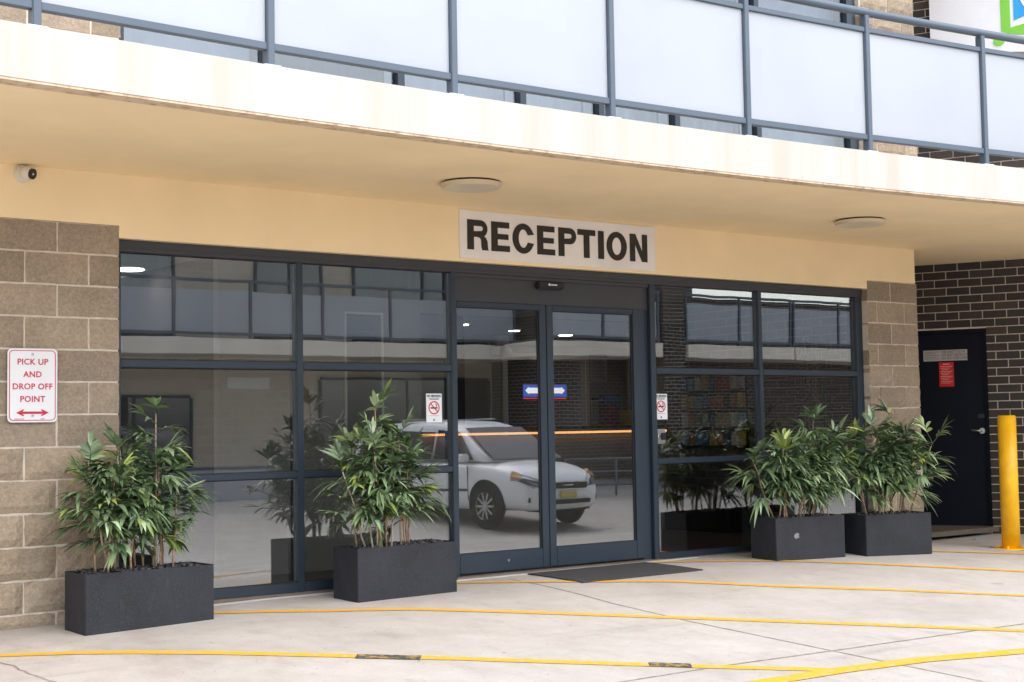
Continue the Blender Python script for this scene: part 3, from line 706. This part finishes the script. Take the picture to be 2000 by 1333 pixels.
for i, (x, y) in enumerate(((2.06, -.985), (5.83, -1.155))):
    t = thing('ceiling_light', ['round opal ceiling light under the balcony left of the sign', 'round opal ceiling light under the balcony right of the sign'][i], 'light', (x, y, 2.75), 0, 'lights under the balcony')
    bm = bmesh.new(); cyl(bm, (0, 0, -.006), .190, .012, seg=48); obj('backplate', bm, 'gasket', t)
    bm = bmesh.new(); cyl(bm, (0, 0, -.028), .205, .030, seg=64, r2=.205)
    bmesh.ops.bevel(bm, geom=[e for e in bm.edges if all(abs(v.co.z + .043) < .001 for v in e.verts)], offset=.012, segments=4, affect='EDGES')
    obj('diffuser', bm, 'opal_plastic', t)
t = thing('turret_camera', 'small round white security camera under the soffit at far left', 'camera', (-.64, YB - .004, 2.695))
bm = bmesh.new(); cyl(bm, (0, -.022, 0), .058, .044, 'Y', 32, .046); obj('base', bm, 'white_plastic', t, smooth=False)
bm = bmesh.new(); bmesh.ops.create_uvsphere(bm, u_segments=24, v_segments=16, radius=.043, matrix=Matrix.Translation((.012, -.055, -.002))); obj('ball', bm, 'white_plastic', t, smooth=True)
bm = bmesh.new(); dv = Vector((.55, -.80, -.22)).normalized()
bmesh.ops.create_cone(bm, cap_ends=True, segments=24, radius1=.033, radius2=.033, depth=.012, matrix=Matrix.Translation(Vector((.012, -.055, -.002)) + dv * .036) @ dv.to_track_quat('Z', 'Y').to_matrix().to_4x4()); obj('lens', bm, 'black_plastic', t)
t = thing('door_sensor', 'black motion sensor above the sliding doors', 'sensor', (3.362, .0295, 2.175))
box('housing', (0, .265, -.055, -.0005, 0, .055), 'black_plastic', t, .012)
boxes('mark', [(.10, .118, -.0575, -.0553, .026, .042), (.125, .185, -.0575, -.0553, .029, .037)], 'sign_clean', t, 0)
for x, lb in ((2.346, 'left'), (4.606, 'right')):
    t = thing('no_smoking_sticker', 'no smoking sticker on the glass ' + lb + ' of the doors', 'sticker', (x, .0335, 1.146), 0, 'no smoking stickers')
    box('label_sheet', (0, .138, 0, .0015, 0, .212), 'sign_clean', t, 0)
    poly2d('ban_ring', [arc(.068, .108, .049, 0, 355, 36), arc(.068, .108, .040, 0, 355, 36)], 'red_plate', t, Matrix.Translation((0, -.0012, 0)), .0008)
    poly2d('ban_bar', [[(.034, .137), (.040, .143), (.103, .079), (.097, .073)]], 'red_plate', t, Matrix.Translation((0, -.0014, 0)), .0008)
    poly2d('cigarette', [[(.038, .101), (.098, .101), (.098, .112), (.038, .112)]], 'letter_black', t, Matrix.Translation((0, -.0010, 0)), .0008)
    poly2d('smoke', [[(.085, .116), (.095, .116), (.094, .130), (.085, .140), (.078, .138), (.086, .128)]], 'plate_ink', t, Matrix.Translation((0, -.0010, 0)), .0008)
    text('lettering', 'NO SMOKING', .0235, 'letter_black', t, .069, -.0008, .187, off=.0006, sx=.84)
    boxes('fine_print', [(.022, .116, -.0012, -.0002, .176, .181), (.03, .108, -.0012, -.0002, .166, .171), (.025, .112, -.0012, -.0002, .048, .050), (.060, .074, -.0012, -.0002, .012, .026)], 'plate_ink', t, 0)
for x0, x1, sgn, lb in ((3.240, 3.392, -1, 'left'), (3.532, 3.668, 1, 'right')):
    t = thing('door_arrow_sticker', 'blue sticker with white arrow pointing ' + lb + ' on the ' + lb + ' door', 'sticker', (0, 0, 0), 0, 'arrow stickers on the doors')
    box('label_sheet', (x0, x1, .0315, .033, 1.335, 1.430), 'blue_ink', t, 0)
    a, b = (x0 + .018, x1) if sgn < 0 else (x1 - .018, x0)
    tip = a; q = .035 * -sgn
    poly2d('arrow', [[(tip, 1.383), (tip + q, 1.413), (tip + q, 1.405), (b, 1.405), (b, 1.361), (tip + q, 1.361), (tip + q, 1.353)]], 'sign_clean', t, Matrix.Translation((0, .0306, 0)), .0008)
    boxes('red_line', [(x0, x1, .0315, .033, 1.318, 1.326)], 'red_plate', t, 0)
t = thing('key_switch', 'small metal key switch box on the glass right of the doors', 'switch', (4.603, .0335, .945))
box('plate', (0, .105, -.02, 0, 0, .122), 'steel', t, .012); box('cover', (.045, .095, -.028, -.0205, .03, .09), 'black_plastic', t, .004)
bm = bmesh.new(); cyl(bm, (.028, -.022, .06), .012, .008, 'Y', 16); obj('key_barrel', bm, 'chrome', t)

bm = bmesh.new(); n_ = 14
xs2, ys2 = [3.172 + 1.195 * i / n_ for i in range(n_ + 1)], [-.735 + .66 * j / 8 for j in range(9)]
vv = [[bm.verts.new((x, y, zg(x, y) + .010)) for y in ys2] for x in xs2]
for i in range(n_):
    for j in range(8): bm.faces.new((vv[i][j], vv[i + 1][j], vv[i + 1][j + 1], vv[i][j + 1]))
ex = bmesh.ops.extrude_face_region(bm, geom=bm.faces[:]); bmesh.ops.translate(bm, vec=(0, 0, -.008), verts=[v for v in ex['geom'] if isinstance(v, bmesh.types.BMVert)])
bmesh.ops.recalc_face_normals(bm, faces=bm.faces)
mat_t = thing('door_mat', 'dark grey rubber mat in front of the sliding doors', 'mat', (3.77, -.40, 0))
o = obj('pile', bm, 'rubber_mat', mat_t); o.location = (-3.77, .40, 0)
t = thing('bollard', 'yellow steel bollard beside the dark fire door', 'bollard', (8.294, -.773, zg(8.294, -.773)))
bm = bmesh.new(); cyl(bm, (0, 0, .625), .083, 1.235, seg=40)
bmesh.ops.bevel(bm, geom=[e for e in bm.edges if all(v.co.z > 1.23 for v in e.verts)], offset=.008, segments=2, affect='EDGES'); o = obj('post', bm, 'bollard_paint', t)
for p in o.data.polygons: p.use_smooth = abs(p.normal.z) < .5
bm = bmesh.new(); cyl(bm, (0, 0, .006), .150, .012, seg=40); obj('base_plate', bm, 'bollard_paint', t)
for k in range(4):
    bm = bmesh.new(); cyl(bm, (.12 * math.cos(R(20 + 90 * k)), .12 * math.sin(R(20 + 90 * k)), .022), .014, .022, seg=6); obj('bolt', bm, 'bollard_paint', t)
for nm, lb, x, y, c in (('blue_scrap', 'scrap of blue plastic on the concrete near the fire door', 8.78, -.05, 'rack_sky'), ('leaf_litter', 'clump of dark leaf litter at the foot of the fire door', 8.62, .28, 'leaf'), ('dead_leaf', 'curled brown dead leaf on the concrete left of the bollard', 8.2, -.62, 'cane')):
    bm = bmesh.new()
    for k in range(7 if nm == 'leaf_litter' else 2):
        bmesh.ops.create_icosphere(bm, subdivisions=1, radius=.03, matrix=Matrix.Translation((random.uniform(-.09, .09) * (nm == 'leaf_litter'), random.uniform(-.03, .03), .008)) @ Matrix.Diagonal((1.2, .7, .25, 1)))
    tag(obj(nm, bm, c, None, (x, y, zg(x, y))), lb, 'litter')

# ------------------------------------------------------------------ planters and bamboo
def leaf(bm, lay, o, d, up, L, W_, droop, tone):
    """folded lance leaf from o along d, bending down by droop"""
    d = d.normalized(); s = d.cross(up)
    if s.length < 1e-3: s = d.orthogonal()
    s.normalize(); u = s.cross(d).normalized()
    pr = [(0, .12), (.16, .72), (.38, 1.0), (.62, .80), (.84, .38)]
    rows = []
    for t_, k in pr:
        c = o + d * (L * t_) + Vector((0, 0, -droop * L * t_ * t_))
        w2 = W_ * k / 2
        rows.append((bm.verts.new(c - s * w2 + u * w2 * .35), bm.verts.new(c), bm.verts.new(c + s * w2 + u * w2 * .35)))
    tip = bm.verts.new(o + d * L + Vector((0, 0, -droop * L)))
    fs = []
    for a, b in zip(rows, rows[1:]):
        fs += [bm.faces.new((a[0], b[0], b[1], a[1])), bm.faces.new((a[1], b[1], b[2], a[2]))]
    a = rows[-1]; fs += [bm.faces.new((a[0], tip, a[1])), bm.faces.new((a[1], tip, a[2]))]
    for f in fs:
        f.smooth = True; f[lay] = tone
def spray(o, d, nleaf, L, rnd, W_=.031):
    bm = bmesh.new(); lay = bm.faces.layers.float.new('tone')
    d = d.normalized(); side = d.cross(Vector((0, 0, 1)));
    if side.length < .05: side = Vector((rnd.uniform(-1, 1), rnd.uniform(-1, 1), 0))
    side.normalize(); upv = side.cross(d).normalized()
    ln = rnd.uniform(.05, .11)
    tube(bm, [o, o + d * ln * .6, o + d * ln + Vector((0, 0, -.01))], [.003, .0025, .0015], 4, False)
    for k in range(nleaf):
        t_ = k / max(1, nleaf - 1)
        base = o + d * ln * (.25 + .75 * t_)
        sg = 1 if k % 2 else -1
        ang = (1 - t_) * rnd.uniform(.5, 1.2) * sg + rnd.uniform(-.15, .15)
        dd = d * math.cos(ang) + side * math.sin(ang) + upv * rnd.uniform(-.25, .35)
        tone = min(1, max(0, rnd.gauss(.55, .24))); tone = 1.0 if rnd.random() < .03 else min(tone, .95)
        leaf(bm, lay, base, dd, upv, L * rnd.uniform(.7, 1.15), W_ * rnd.uniform(.75, 1.15), rnd.uniform(.10, .62), tone)
    return bm
def planter(label, corner, ang, W_, D_, H_, group):
    x, y = corner; z = min(zg(x, y), zg(x + W_ * .98, y)) - .004
    t = thing('planter_box', label, 'planter', (x, y, z), ang, group)
    bm = bmesh.new(); B(bm, 0, W_, 0, D_, 0, H_)
    top = [f for f in bm.faces if f.normal.z > .9]
    bmesh.ops.inset_region(bm, faces=top, thickness=.022); bmesh.ops.translate(bm, vec=(0, 0, -.05), verts=top[0].verts)
    es = [e for e in bm.edges if e.calc_length() > .02 and len(e.link_faces) == 2 and e.calc_face_angle(0) > .5 and max(v.co.z for v in e.verts) > -.1]
    bmesh.ops.bevel(bm, geom=es, offset=.004, segments=2, affect='EDGES'); obj('box', bm, 'planter_stone', t)
    bm = bmesh.new()
    for k in range(230):
        s = random.uniform(.014, .026)
        bmesh.ops.create_icosphere(bm, subdivisions=1, radius=s, matrix=Matrix.Translation((random.uniform(.05, W_ - .05), random.uniform(.05, D_ - .05), H_ - .038 + random.uniform(0, .036))) @ Matrix.Rotation(random.uniform(0, 3), 4, 'Z') @ Matrix.Diagonal((1.2, .9, .65, 1)))
    stuff(obj('pebbles', bm, 'pebble', t, smooth=True))
    return t, z
def bamboo(label, pl, z, W_, D_, H_, stems, seed, group, Ls=.15, low=.34):
    """stems: (u, v, lean_x, lean_y, height, n_sprays, spread)"""
    rnd = random.Random(seed)
    root = thing('bamboo_plant', label, 'plant', (pl.location.x, pl.location.y, z + H_), pl.rotation_euler.z, group)
    for (u, v, lx, ly, h, ns, spd) in stems:
        b = Vector((u, v, -.05)); top = Vector((u + lx, v + ly, h))
        pts = [b + (top - b) * k / 5 + Vector((rnd.uniform(-.008, .008), rnd.uniform(-.008, .008), 0)) * (k > 0) for k in range(6)]
        bm = bmesh.new(); tube(bm, pts, [.0075, .0072, .0068, .006, .005, .003], 6)
        obj('stem', bm, rnd.choice(['cane', 'cane_grey', 'cane']), root)
        ns = round(ns * 1.75)
        for k in range(ns):
            t_ = low + (1 - low) * (k + rnd.uniform(.2, .9)) / ns
            p = b + (top - b) * t_
            a = rnd.uniform(0, 2 * math.pi)
            out = Vector((math.cos(a), math.sin(a) * .7 - .18, rnd.uniform(-.35, .65) + (.9 if t_ > .93 else 0)))
            br = rnd.uniform(.01, spd) * (.75 if t_ < .85 else .45)
            q = p + out.normalized() * br
            bm = spray(q, out, rnd.randint(6, 11), Ls * rnd.uniform(.8, 1.1), rnd)
            tube(bm, [p, (p + q) / 2 + Vector((0, 0, .008)), q], [.0032, .0028, .0025], 4, False)
            obj('leaf_spray', bm, 'leaf', root)
    return root
PG, BG = 'charcoal planters along the shopfront', 'bamboo in the charcoal planters'
def rs_(n, u0, u1, v0, v1, leanx, leany, h0, h1, ns, spd, seed):
    r = random.Random(seed); out = []
    for i in range(n):
        u = u0 + (u1 - u0) * (i + r.uniform(.1, .9)) / n
        out.append((u, r.uniform(v0, v1), r.uniform(*leanx), r.uniform(*leany), r.uniform(h0, h1), ns, spd))
    return out
a = R(2.8)
p1, z1 = planter('long charcoal planter in front of the left block pier', (-.446, -.608), a, .825, .30, .36, PG)
bamboo('bushy bamboo in the planter by the left block pier', p1, z1, .825, .30, .36, rs_(11, .12, .60, .07, .23, (-.08, .04), (-.06, .06), .48, .74, 9, .14, 3) + [(.50, .15, .02, .0, .93, 9, .10), (.20, .12, -.12, -.05, .50, 7, .15), (.60, .1, .02, -.03, .56, 7, .10)], 21, BG)
p2, z2 = planter('charcoal planter between the second window and the doors', (1.391, -.579), a, .818, .30, .36, PG)
bamboo('spreading bamboo in the planter left of the doors', p2, z2, .818, .30, .36, rs_(10, .10, .52, .07, .23, (-.11, .02), (-.06, .06), .46, .76, 9, .15, 5) + [(.28, .15, -.03, 0, .95, 9, .11), (.16, .12, -.22, -.05, .50, 8, .18), (.50, .12, .03, 0, .56, 7, .11)], 22, BG, .16)
p3, z3 = planter('charcoal planter with a pale scuff right of the doors', (5.271, -.655), R(-5.2), .765, .31, .36, PG)
poly2d('scuff', [[(.195, .20), (.205, .226), (.218, .221), (.228, .236), (.236, .222), (.252, .226), (.246, .205), (.255, .19), (.232, .188), (.215, .180)]], 'scuff_grey', p3, Matrix.Translation((0, -.0008, 0)), .001)
bamboo('broad leafy bamboo in the scuffed planter', p3, z3, .765, .31, .36, rs_(12, .10, .68, .07, .24, (-.12, .12), (-.06, .06), .42, .70, 9, .16, 7) + [(.50, .16, .10, 0, .80, 9, .14), (.12, .14, -.26, -.04, .48, 9, .18), (.62, .15, .22, -.02, .66, 9, .18)], 23, BG, .19, .44)
p4, z4 = planter('charcoal planter at the foot of the right block pier', (6.221, -.792), R(-12.5), .70, .34, .36, PG)
bamboo('dense bamboo in the planter by the right block pier', p4, z4, .70, .34, .36, rs_(11, .12, .60, .08, .26, (-.10, .12), (-.06, .06), .48, .74, 9, .15, 9) + [(.40, .16, .05, 0, .84, 9, .14), (.55, .12, .25, -.05, .60, 9, .2), (.14, .16, -.20, 0, .62, 9, .17)], 24, BG, .19, .42)
# indoor plant in a white pot
t = thing('white_pot', 'tall white pot standing inside the right hand window', 'planter', (7.18, .62, 0))
bm = bmesh.new(); B(bm, -.24, .24, -.22, .22, 0, .86, .02); obj('pot', bm, 'blind_white', t)
ip = thing('indoor_bamboo', 'tall thin bamboo in the white pot inside the right hand window', 'plant', (7.18, .62, .86))
rnd = random.Random(5)
for i in range(9):
    b = Vector((rnd.uniform(-.12, .12), rnd.uniform(-.12, .12), -.05)); tp = b + Vector((rnd.uniform(-.18, .12), rnd.uniform(-.1, .1), rnd.uniform(.9, 1.25)))
    bm = bmesh.new(); tube(bm, [b, (b + tp) / 2 + Vector((rnd.uniform(-.02, .02), 0, 0)), tp], [.008, .007, .004], 6); obj('stem', bm, 'cane', ip)
    for k in range(7):
        p = b.lerp(tp, rnd.uniform(.25, .95)); a = rnd.uniform(0, 6.28); obj('leaf_spray', spray(p, Vector((math.cos(a), math.sin(a), rnd.uniform(-.1, .4))), 8, .13, rnd, .014), 'leaf', ip)

# ------------------------------------------------------------------ across the forecourt (seen in the glass)
opp = thing('courtyard_building', 'pale block building across the forecourt, reflected in the left windows', 'building', (0, 0, 0))
boxes('wall', [(2, 17.4, -20.4, -20.0, -1, 1.95), (2, 8.0, -20.4, -20.0, 1.951, 2.7), (8.0, 17.4, -20.4, -20.0, 1.951, 2.7), (2, 17.4, -20.4, -20.0, 2.9, 7)], 'far_block', opp, 0)
box('balcony_fascia', (3, 17.2, -19.99, -18.3, 2.70, 3.03), 'far_fascia', opp, .01)
k = 0
for i in range(9):
    x = 3.2 + 1.72 * i
    box('post', (x - .03, x + .03, -18.45, -18.39, 3.03, 4.2), 'rail_paint', opp)
    if i < 8: box('glass_panel', (x + .04, x + 1.68, -18.43, -18.42, 3.16, 4.02), 'frosted', opp, 0)
box('rail', (3.0, 17.2, -18.46, -18.38, 4.2, 4.26), 'rail_paint', opp); box('lower_rail', (3.0, 17.2, -18.455, -18.385, 3.10, 3.155), 'rail_paint', opp)
for x0, x1, z0, z1, c in ((6.6, 9.0, 3.05, 5.3, 'curtain'), (11.0, 12.6, 3.05, 5.3, 'dark_curtain'), (13.5, 17.2, 3.05, 5.3, 'curtain'), (6.9, 9.4, -.3, 1.85, 'dark_curtain'), (12.6, 17.25, -.4, 2.25, 'dark_curtain')):
    wd = boxes('window', [(x0 - .06, x0, -20.02, -19.93, z0, z1), (x1, x1 + .06, -20.02, -19.93, z0, z1), (x0, x1, -20.02, -19.93, z1, z1 + .06), ((x0 + x1) / 2 - .03, (x0 + x1) / 2 + .03, -20.02, -19.935, z0, z1)], 'frame_paint', opp)
    box('curtain', (x0, x1, -19.999, -19.985, z0, z1), c, wd, 0)
    box('pane', (x0, x1, -19.96, -19.955, z0, z1), 'upper_glass', wd, 0)
boxes('vent_grille', [(10.3, 11.3, -19.999, -19.96, 2.05, 2.3)], 'white_metal', opp)
boxes('terrace_screen', [(7.6, 10.8, -17.1, -17.07, -.5, .35)], 'frosted', opp); boxes('terrace_rail', [(7.5, 10.9, -17.12, -17.05, .36, .42), (7.5, 7.58, -17.12, -17.05, -.62, .36), (10.82, 10.9, -17.12, -17.05, -.62, .36)], 'rail_paint', opp)
op2 = thing('courtyard_brick_block', 'dark brick block across the forecourt, reflected in the right windows', 'building', (0, 0, 0))
boxes('wall', [(17.4, 34, -18.2, -17.8, -1, 4.35), (17.4, 19.0, -18.2, -17.8, 4.351, 7), (20.8, 22.2, -18.2, -17.8, 4.351, 7), (19.8, 20.5, -17.79, -16.3, -1, 7)], 'far_brick', op2, 0)
box('return_wall', (17.41, 17.8, -20.6, -18.201, -1, 7), 'far_brick', op2, 0)
for x0, x1 in ((16.2, 19.75), (20.55, 24.3), (24.35, 33)):
    box('balcony_fascia', (x0, x1, -17.79, -16.25, 2.70, 3.03), 'far_fascia', op2, .01)
    n_ = max(2, round((x1 - x0) / 1.7)); st_ = (x1 - x0 - .1) / n_
    for i in range(n_ + 1):
        box('post', (x0 + .02 + st_ * i, x0 + .08 + st_ * i, -16.40, -16.34, 3.03, 4.2), 'rail_paint', op2)
        if i < n_: box('glass_panel', (x0 + .1 + st_ * i, x0 + st_ * (i + 1), -16.375, -16.365, 3.16, 4.02), 'frosted', op2, 0)
    box('rail', (x0, x1, -16.41, -16.33, 4.2, 4.26), 'rail_paint', op2); box('lower_rail', (x0, x1, -16.405, -16.335, 3.10, 3.155), 'rail_paint', op2)
box('roof', (17.3, 34.4, -24, -17.6, 7, 7.2), 'cream_paint', op2, .02); box('roof', (1.5, 17.2, -26, -19.8, 7, 7.2), 'cream_paint', opp, .02)
hr = thing('ramp_handrail', 'grey tubular ramp handrail behind the parked white minivan', 'handrail', (0, 0, 0))
bm = bmesh.new()
for z in (.42, .14, -.14): tube(bm, [(15.2, -14.4, z), (16.6, -14.4, z), (18.6, -14.4, z - .08), (19.6, -14.4, z - .2)], .024, 8)
obj('rail', bm, 'rail_paint', hr)
for x in (15.2, 16.6, 18.0, 19.6):
    bm = bmesh.new(); tube(bm, [(x, -14.4, -.68), (x, -14.4, .44 if x < 17 else .40 - .13 * (x - 17))], .026, 8); obj('post', bm, 'rail_paint', hr)

# ------------------------------------------------------------------ minivan
van = thing('parked_minivan', 'white people mover parked on the forecourt, reflected in the doors', 'car', (11.25, -12.15, zg(11.25, -12.15)), R(83))
def loft(name, secs, mat, parent, sub=1):
    bm = bmesh.new(); rows = []
    for x, pr in secs:
        rows.append([bm.verts.new((x, y, z)) for y, z in pr] + [bm.verts.new((x, -y, z)) for y, z in pr[::-1] if abs(y) > 1e-6])
    nn = len(rows[0])
    for a, b in zip(rows, rows[1:]):
        for k in range(nn):
            f = bm.faces.new((a[k], a[(k + 1) % nn], b[(k + 1) % nn], b[k])); f.smooth = True
    bm.faces.new(rows[0][::-1]); bm.faces.new(rows[-1])
    bmesh.ops.recalc_face_normals(bm, faces=bm.faces)
    o = obj(name, bm, mat, parent, smooth=True)
    if sub: md = o.modifiers.new('s', 'SUBSURF'); md.levels = sub; md.render_levels = sub
    return o
def sec(w_, zb, zt, crown):
    return [(0, zb), (w_ * .80, zb), (w_ * .95, zb + .05), (w_, zb + .2), (w_, zb + .2 + (zt - zb - .2) * .5), (w_ * .985, zt - .10), (w_ * .93, zt - .02), (w_ * .6, zt + crown * .7), (0, zt + crown)]
loft('body', [(-2.40, sec(.80, .45, .96, .0)), (-2.36, sec(.92, .30, 1.02, .0)), (-2.0, sec(.975, .26, 1.05, 0)), (-1.0, sec(.985, .24, 1.06, 0)), (0, sec(.985, .24, 1.06, 0)), (.9, sec(.985, .24, 1.06, .01)), (1.3, sec(.98, .24, 1.05, .03)), (1.65, sec(.975, .24, 1.0, .05)), (1.98, sec(.955, .24, .92, .055)), (2.18, sec(.90, .24, .82, .05)), (2.32, sec(.80, .25, .70, .03)), (2.40, sec(.66, .30, .60, .01))], 'car_white', van)
def gh(w_, z): return w_, z
cabin = [(-2.32, 1.02, 1.02), (-2.22, 1.02, 1.56), (-2.05, 1.02, 1.69), (-1.2, 1.02, 1.755), (-.1, 1.02, 1.765), (.36, 1.02, 1.71), (.62, 1.02, 1.59), (1.08, 1.02, 1.32), (1.50, 1.02, 1.05)]
def csec(x, zb, zt):
    k = (zt - 1.02) / .735; wt = .90 - .20 * k
    return [(0, zb), (.90, zb), (.90 - .1 * k, zb + (zt - zb) * .5), (wt, zt - .045 * min(1, k * 3)), (wt * .88, zt), (0, zt + .02 * k)]
loft('cabin', [(x, csec(x, a, b)) for x, a, b in cabin], 'car_white', van)
def quad(name, pts, mat, parent, th=.012):
    bm = bmesh.new(); f = bm.faces.new([bm.verts.new(p) for p in pts]); bm.normal_update()
    ex = bmesh.ops.extrude_face_region(bm, geom=[f]); bmesh.ops.translate(bm, vec=f.normal * -th, verts=[v for v in ex['geom'] if isinstance(v, bmesh.types.BMVert)])
    bmesh.ops.recalc_face_normals(bm, faces=bm.faces)
    return obj(name, bm, mat, parent)
def winds(z): return 1.50 - (z - 1.05) * (1.50 - .45) / .66
quad('windscreen', [(winds(1.09) + .035, -.80, 1.09), (winds(1.09) + .035, .80, 1.09), (winds(1.63) + .05, .655, 1.63), (winds(1.63) + .05, -.655, 1.63)], 'car_glass', van)
for s in (1, -1):
    for x0, x1, xt0, xt1 in ((.04, 1.08, .04, .60), (-1.10, -.04, -1.10, -.04), (-2.1, -1.18, -2.02, -1.18)):
        quad('side_window', [(x0, s * .905, 1.10), (x1, s * .905, 1.10), (xt1, s * .775, 1.56), (xt0, s * .775, 1.60)][::s], 'car_glass', van)
    o = boxes('mirror', [(.90, 1.06, s * .95 if s > 0 else -1.12, 1.12 if s > 0 else -.95, 1.06, 1.20)], 'car_white', van, .03)
    quad('headlight', [(2.03, s * .945, .80), (2.36, s * .74, .66), (2.385, s * .52, .64), (2.30, s * .56, .765), (2.02, s * .86, .90)][::s], 'lamp_clear', van, .05)
    quad('headlight_lens', [(2.16, s * .89, .765), (2.37, s * .74, .675), (2.39, s * .60, .66), (2.33, s * .62, .735), (2.2, s * .80, .80)][::s], 'lamp_dark', van, .02)
    quad('indicator', [(2.02, s * .953, .83), (2.20, s * .87, .80), (2.10, s * .83, .885), (1.99, s * .885, .915)][::s], 'lamp_amber', van, .05)
    quad('fog_lamp', [(2.31, s * .80, .40), (2.36, s * .62, .40), (2.365, s * .62, .48), (2.315, s * .80, .48)][::s], 'gasket', van, .05)
    for xw in (1.46, -1.46):
        bm = bmesh.new(); cyl(bm, (xw, s * .955, .36), .415, .08, 'Y', 40); obj('wheel_arch', bm, 'gasket', van)
        bm = bmesh.new(); cyl(bm, (xw, s * .90, .335), .335, .22, 'Y', 40); bmesh.ops.bevel(bm, geom=[e for e in bm.edges if len(e.link_faces) == 2 and abs(e.calc_face_angle(0)) > 1], offset=.03, segments=2, affect='EDGES'); wh = obj('wheel', bm, 'tyre', van)
        bm = bmesh.new(); cyl(bm, (xw, s * 1.005, .335), .06, .03, 'Y', 20)
        for k in range(10):
            a = R(36 * k); bmesh.ops.create_cube(bm, size=1, matrix=Matrix.Translation((xw + .13 * math.cos(a), s * 1.005, .335 + .13 * math.sin(a))) @ Matrix.Rotation(-a, 4, 'Y') @ Matrix.Diagonal((.20, .02, .035, 1)))
        bmesh.ops.create_cone(bm, cap_ends=False, segments=36, radius1=.235, radius2=.215, depth=.03, matrix=Matrix.Translation((xw, s * 1.005, .335)) @ Matrix.Rotation(R(90), 4, 'X'))
        obj('rim', bm, 'alloy', wh)
for s in (1, -1):
    for xs in (1.02, -.06, -1.14): box('door_seam', (xs - .004, xs + .004, s * .975 if s > 0 else -.990, .990 if s > 0 else -.975, .42, 1.0), 'car_seam', van, 0)
    box('side_moulding', (-2.0, 1.0, s * .98 if s > 0 else -.995, .995 if s > 0 else -.98, .56, .60), 'car_seam', van, .004)
quad('grille', [(2.395, -.44, .60), (2.395, .44, .60), (2.36, .48, .70), (2.36, -.48, .70)], 'gasket', van, .03)
boxes('grille_trim', [(2.36, 2.40, -.5, .5, .70, .72), (2.395, 2.415, -.45, .45, .585, .60), (2.385, 2.41, -.12, .12, .64, .665)], 'chrome', van, .004)
quad('lower_intake', [(2.405, -.50, .36), (2.405, .50, .36), (2.41, .50, .43), (2.41, -.50, .43)], 'gasket', van, .04)
box('number_plate', (2.41, 2.425, -.19, .19, .46, .555), 'number_plate', van)
box('bumper_lip', (2.05, 2.33, -.62, .62, .235, .262), 'gasket', van, .01)
boxes('roof_rail', [(-2.0, .0, .60, .63, 1.77, 1.80), (-2.0, .0, -.63, -.60, 1.77, 1.80)], 'alloy', van, .008)
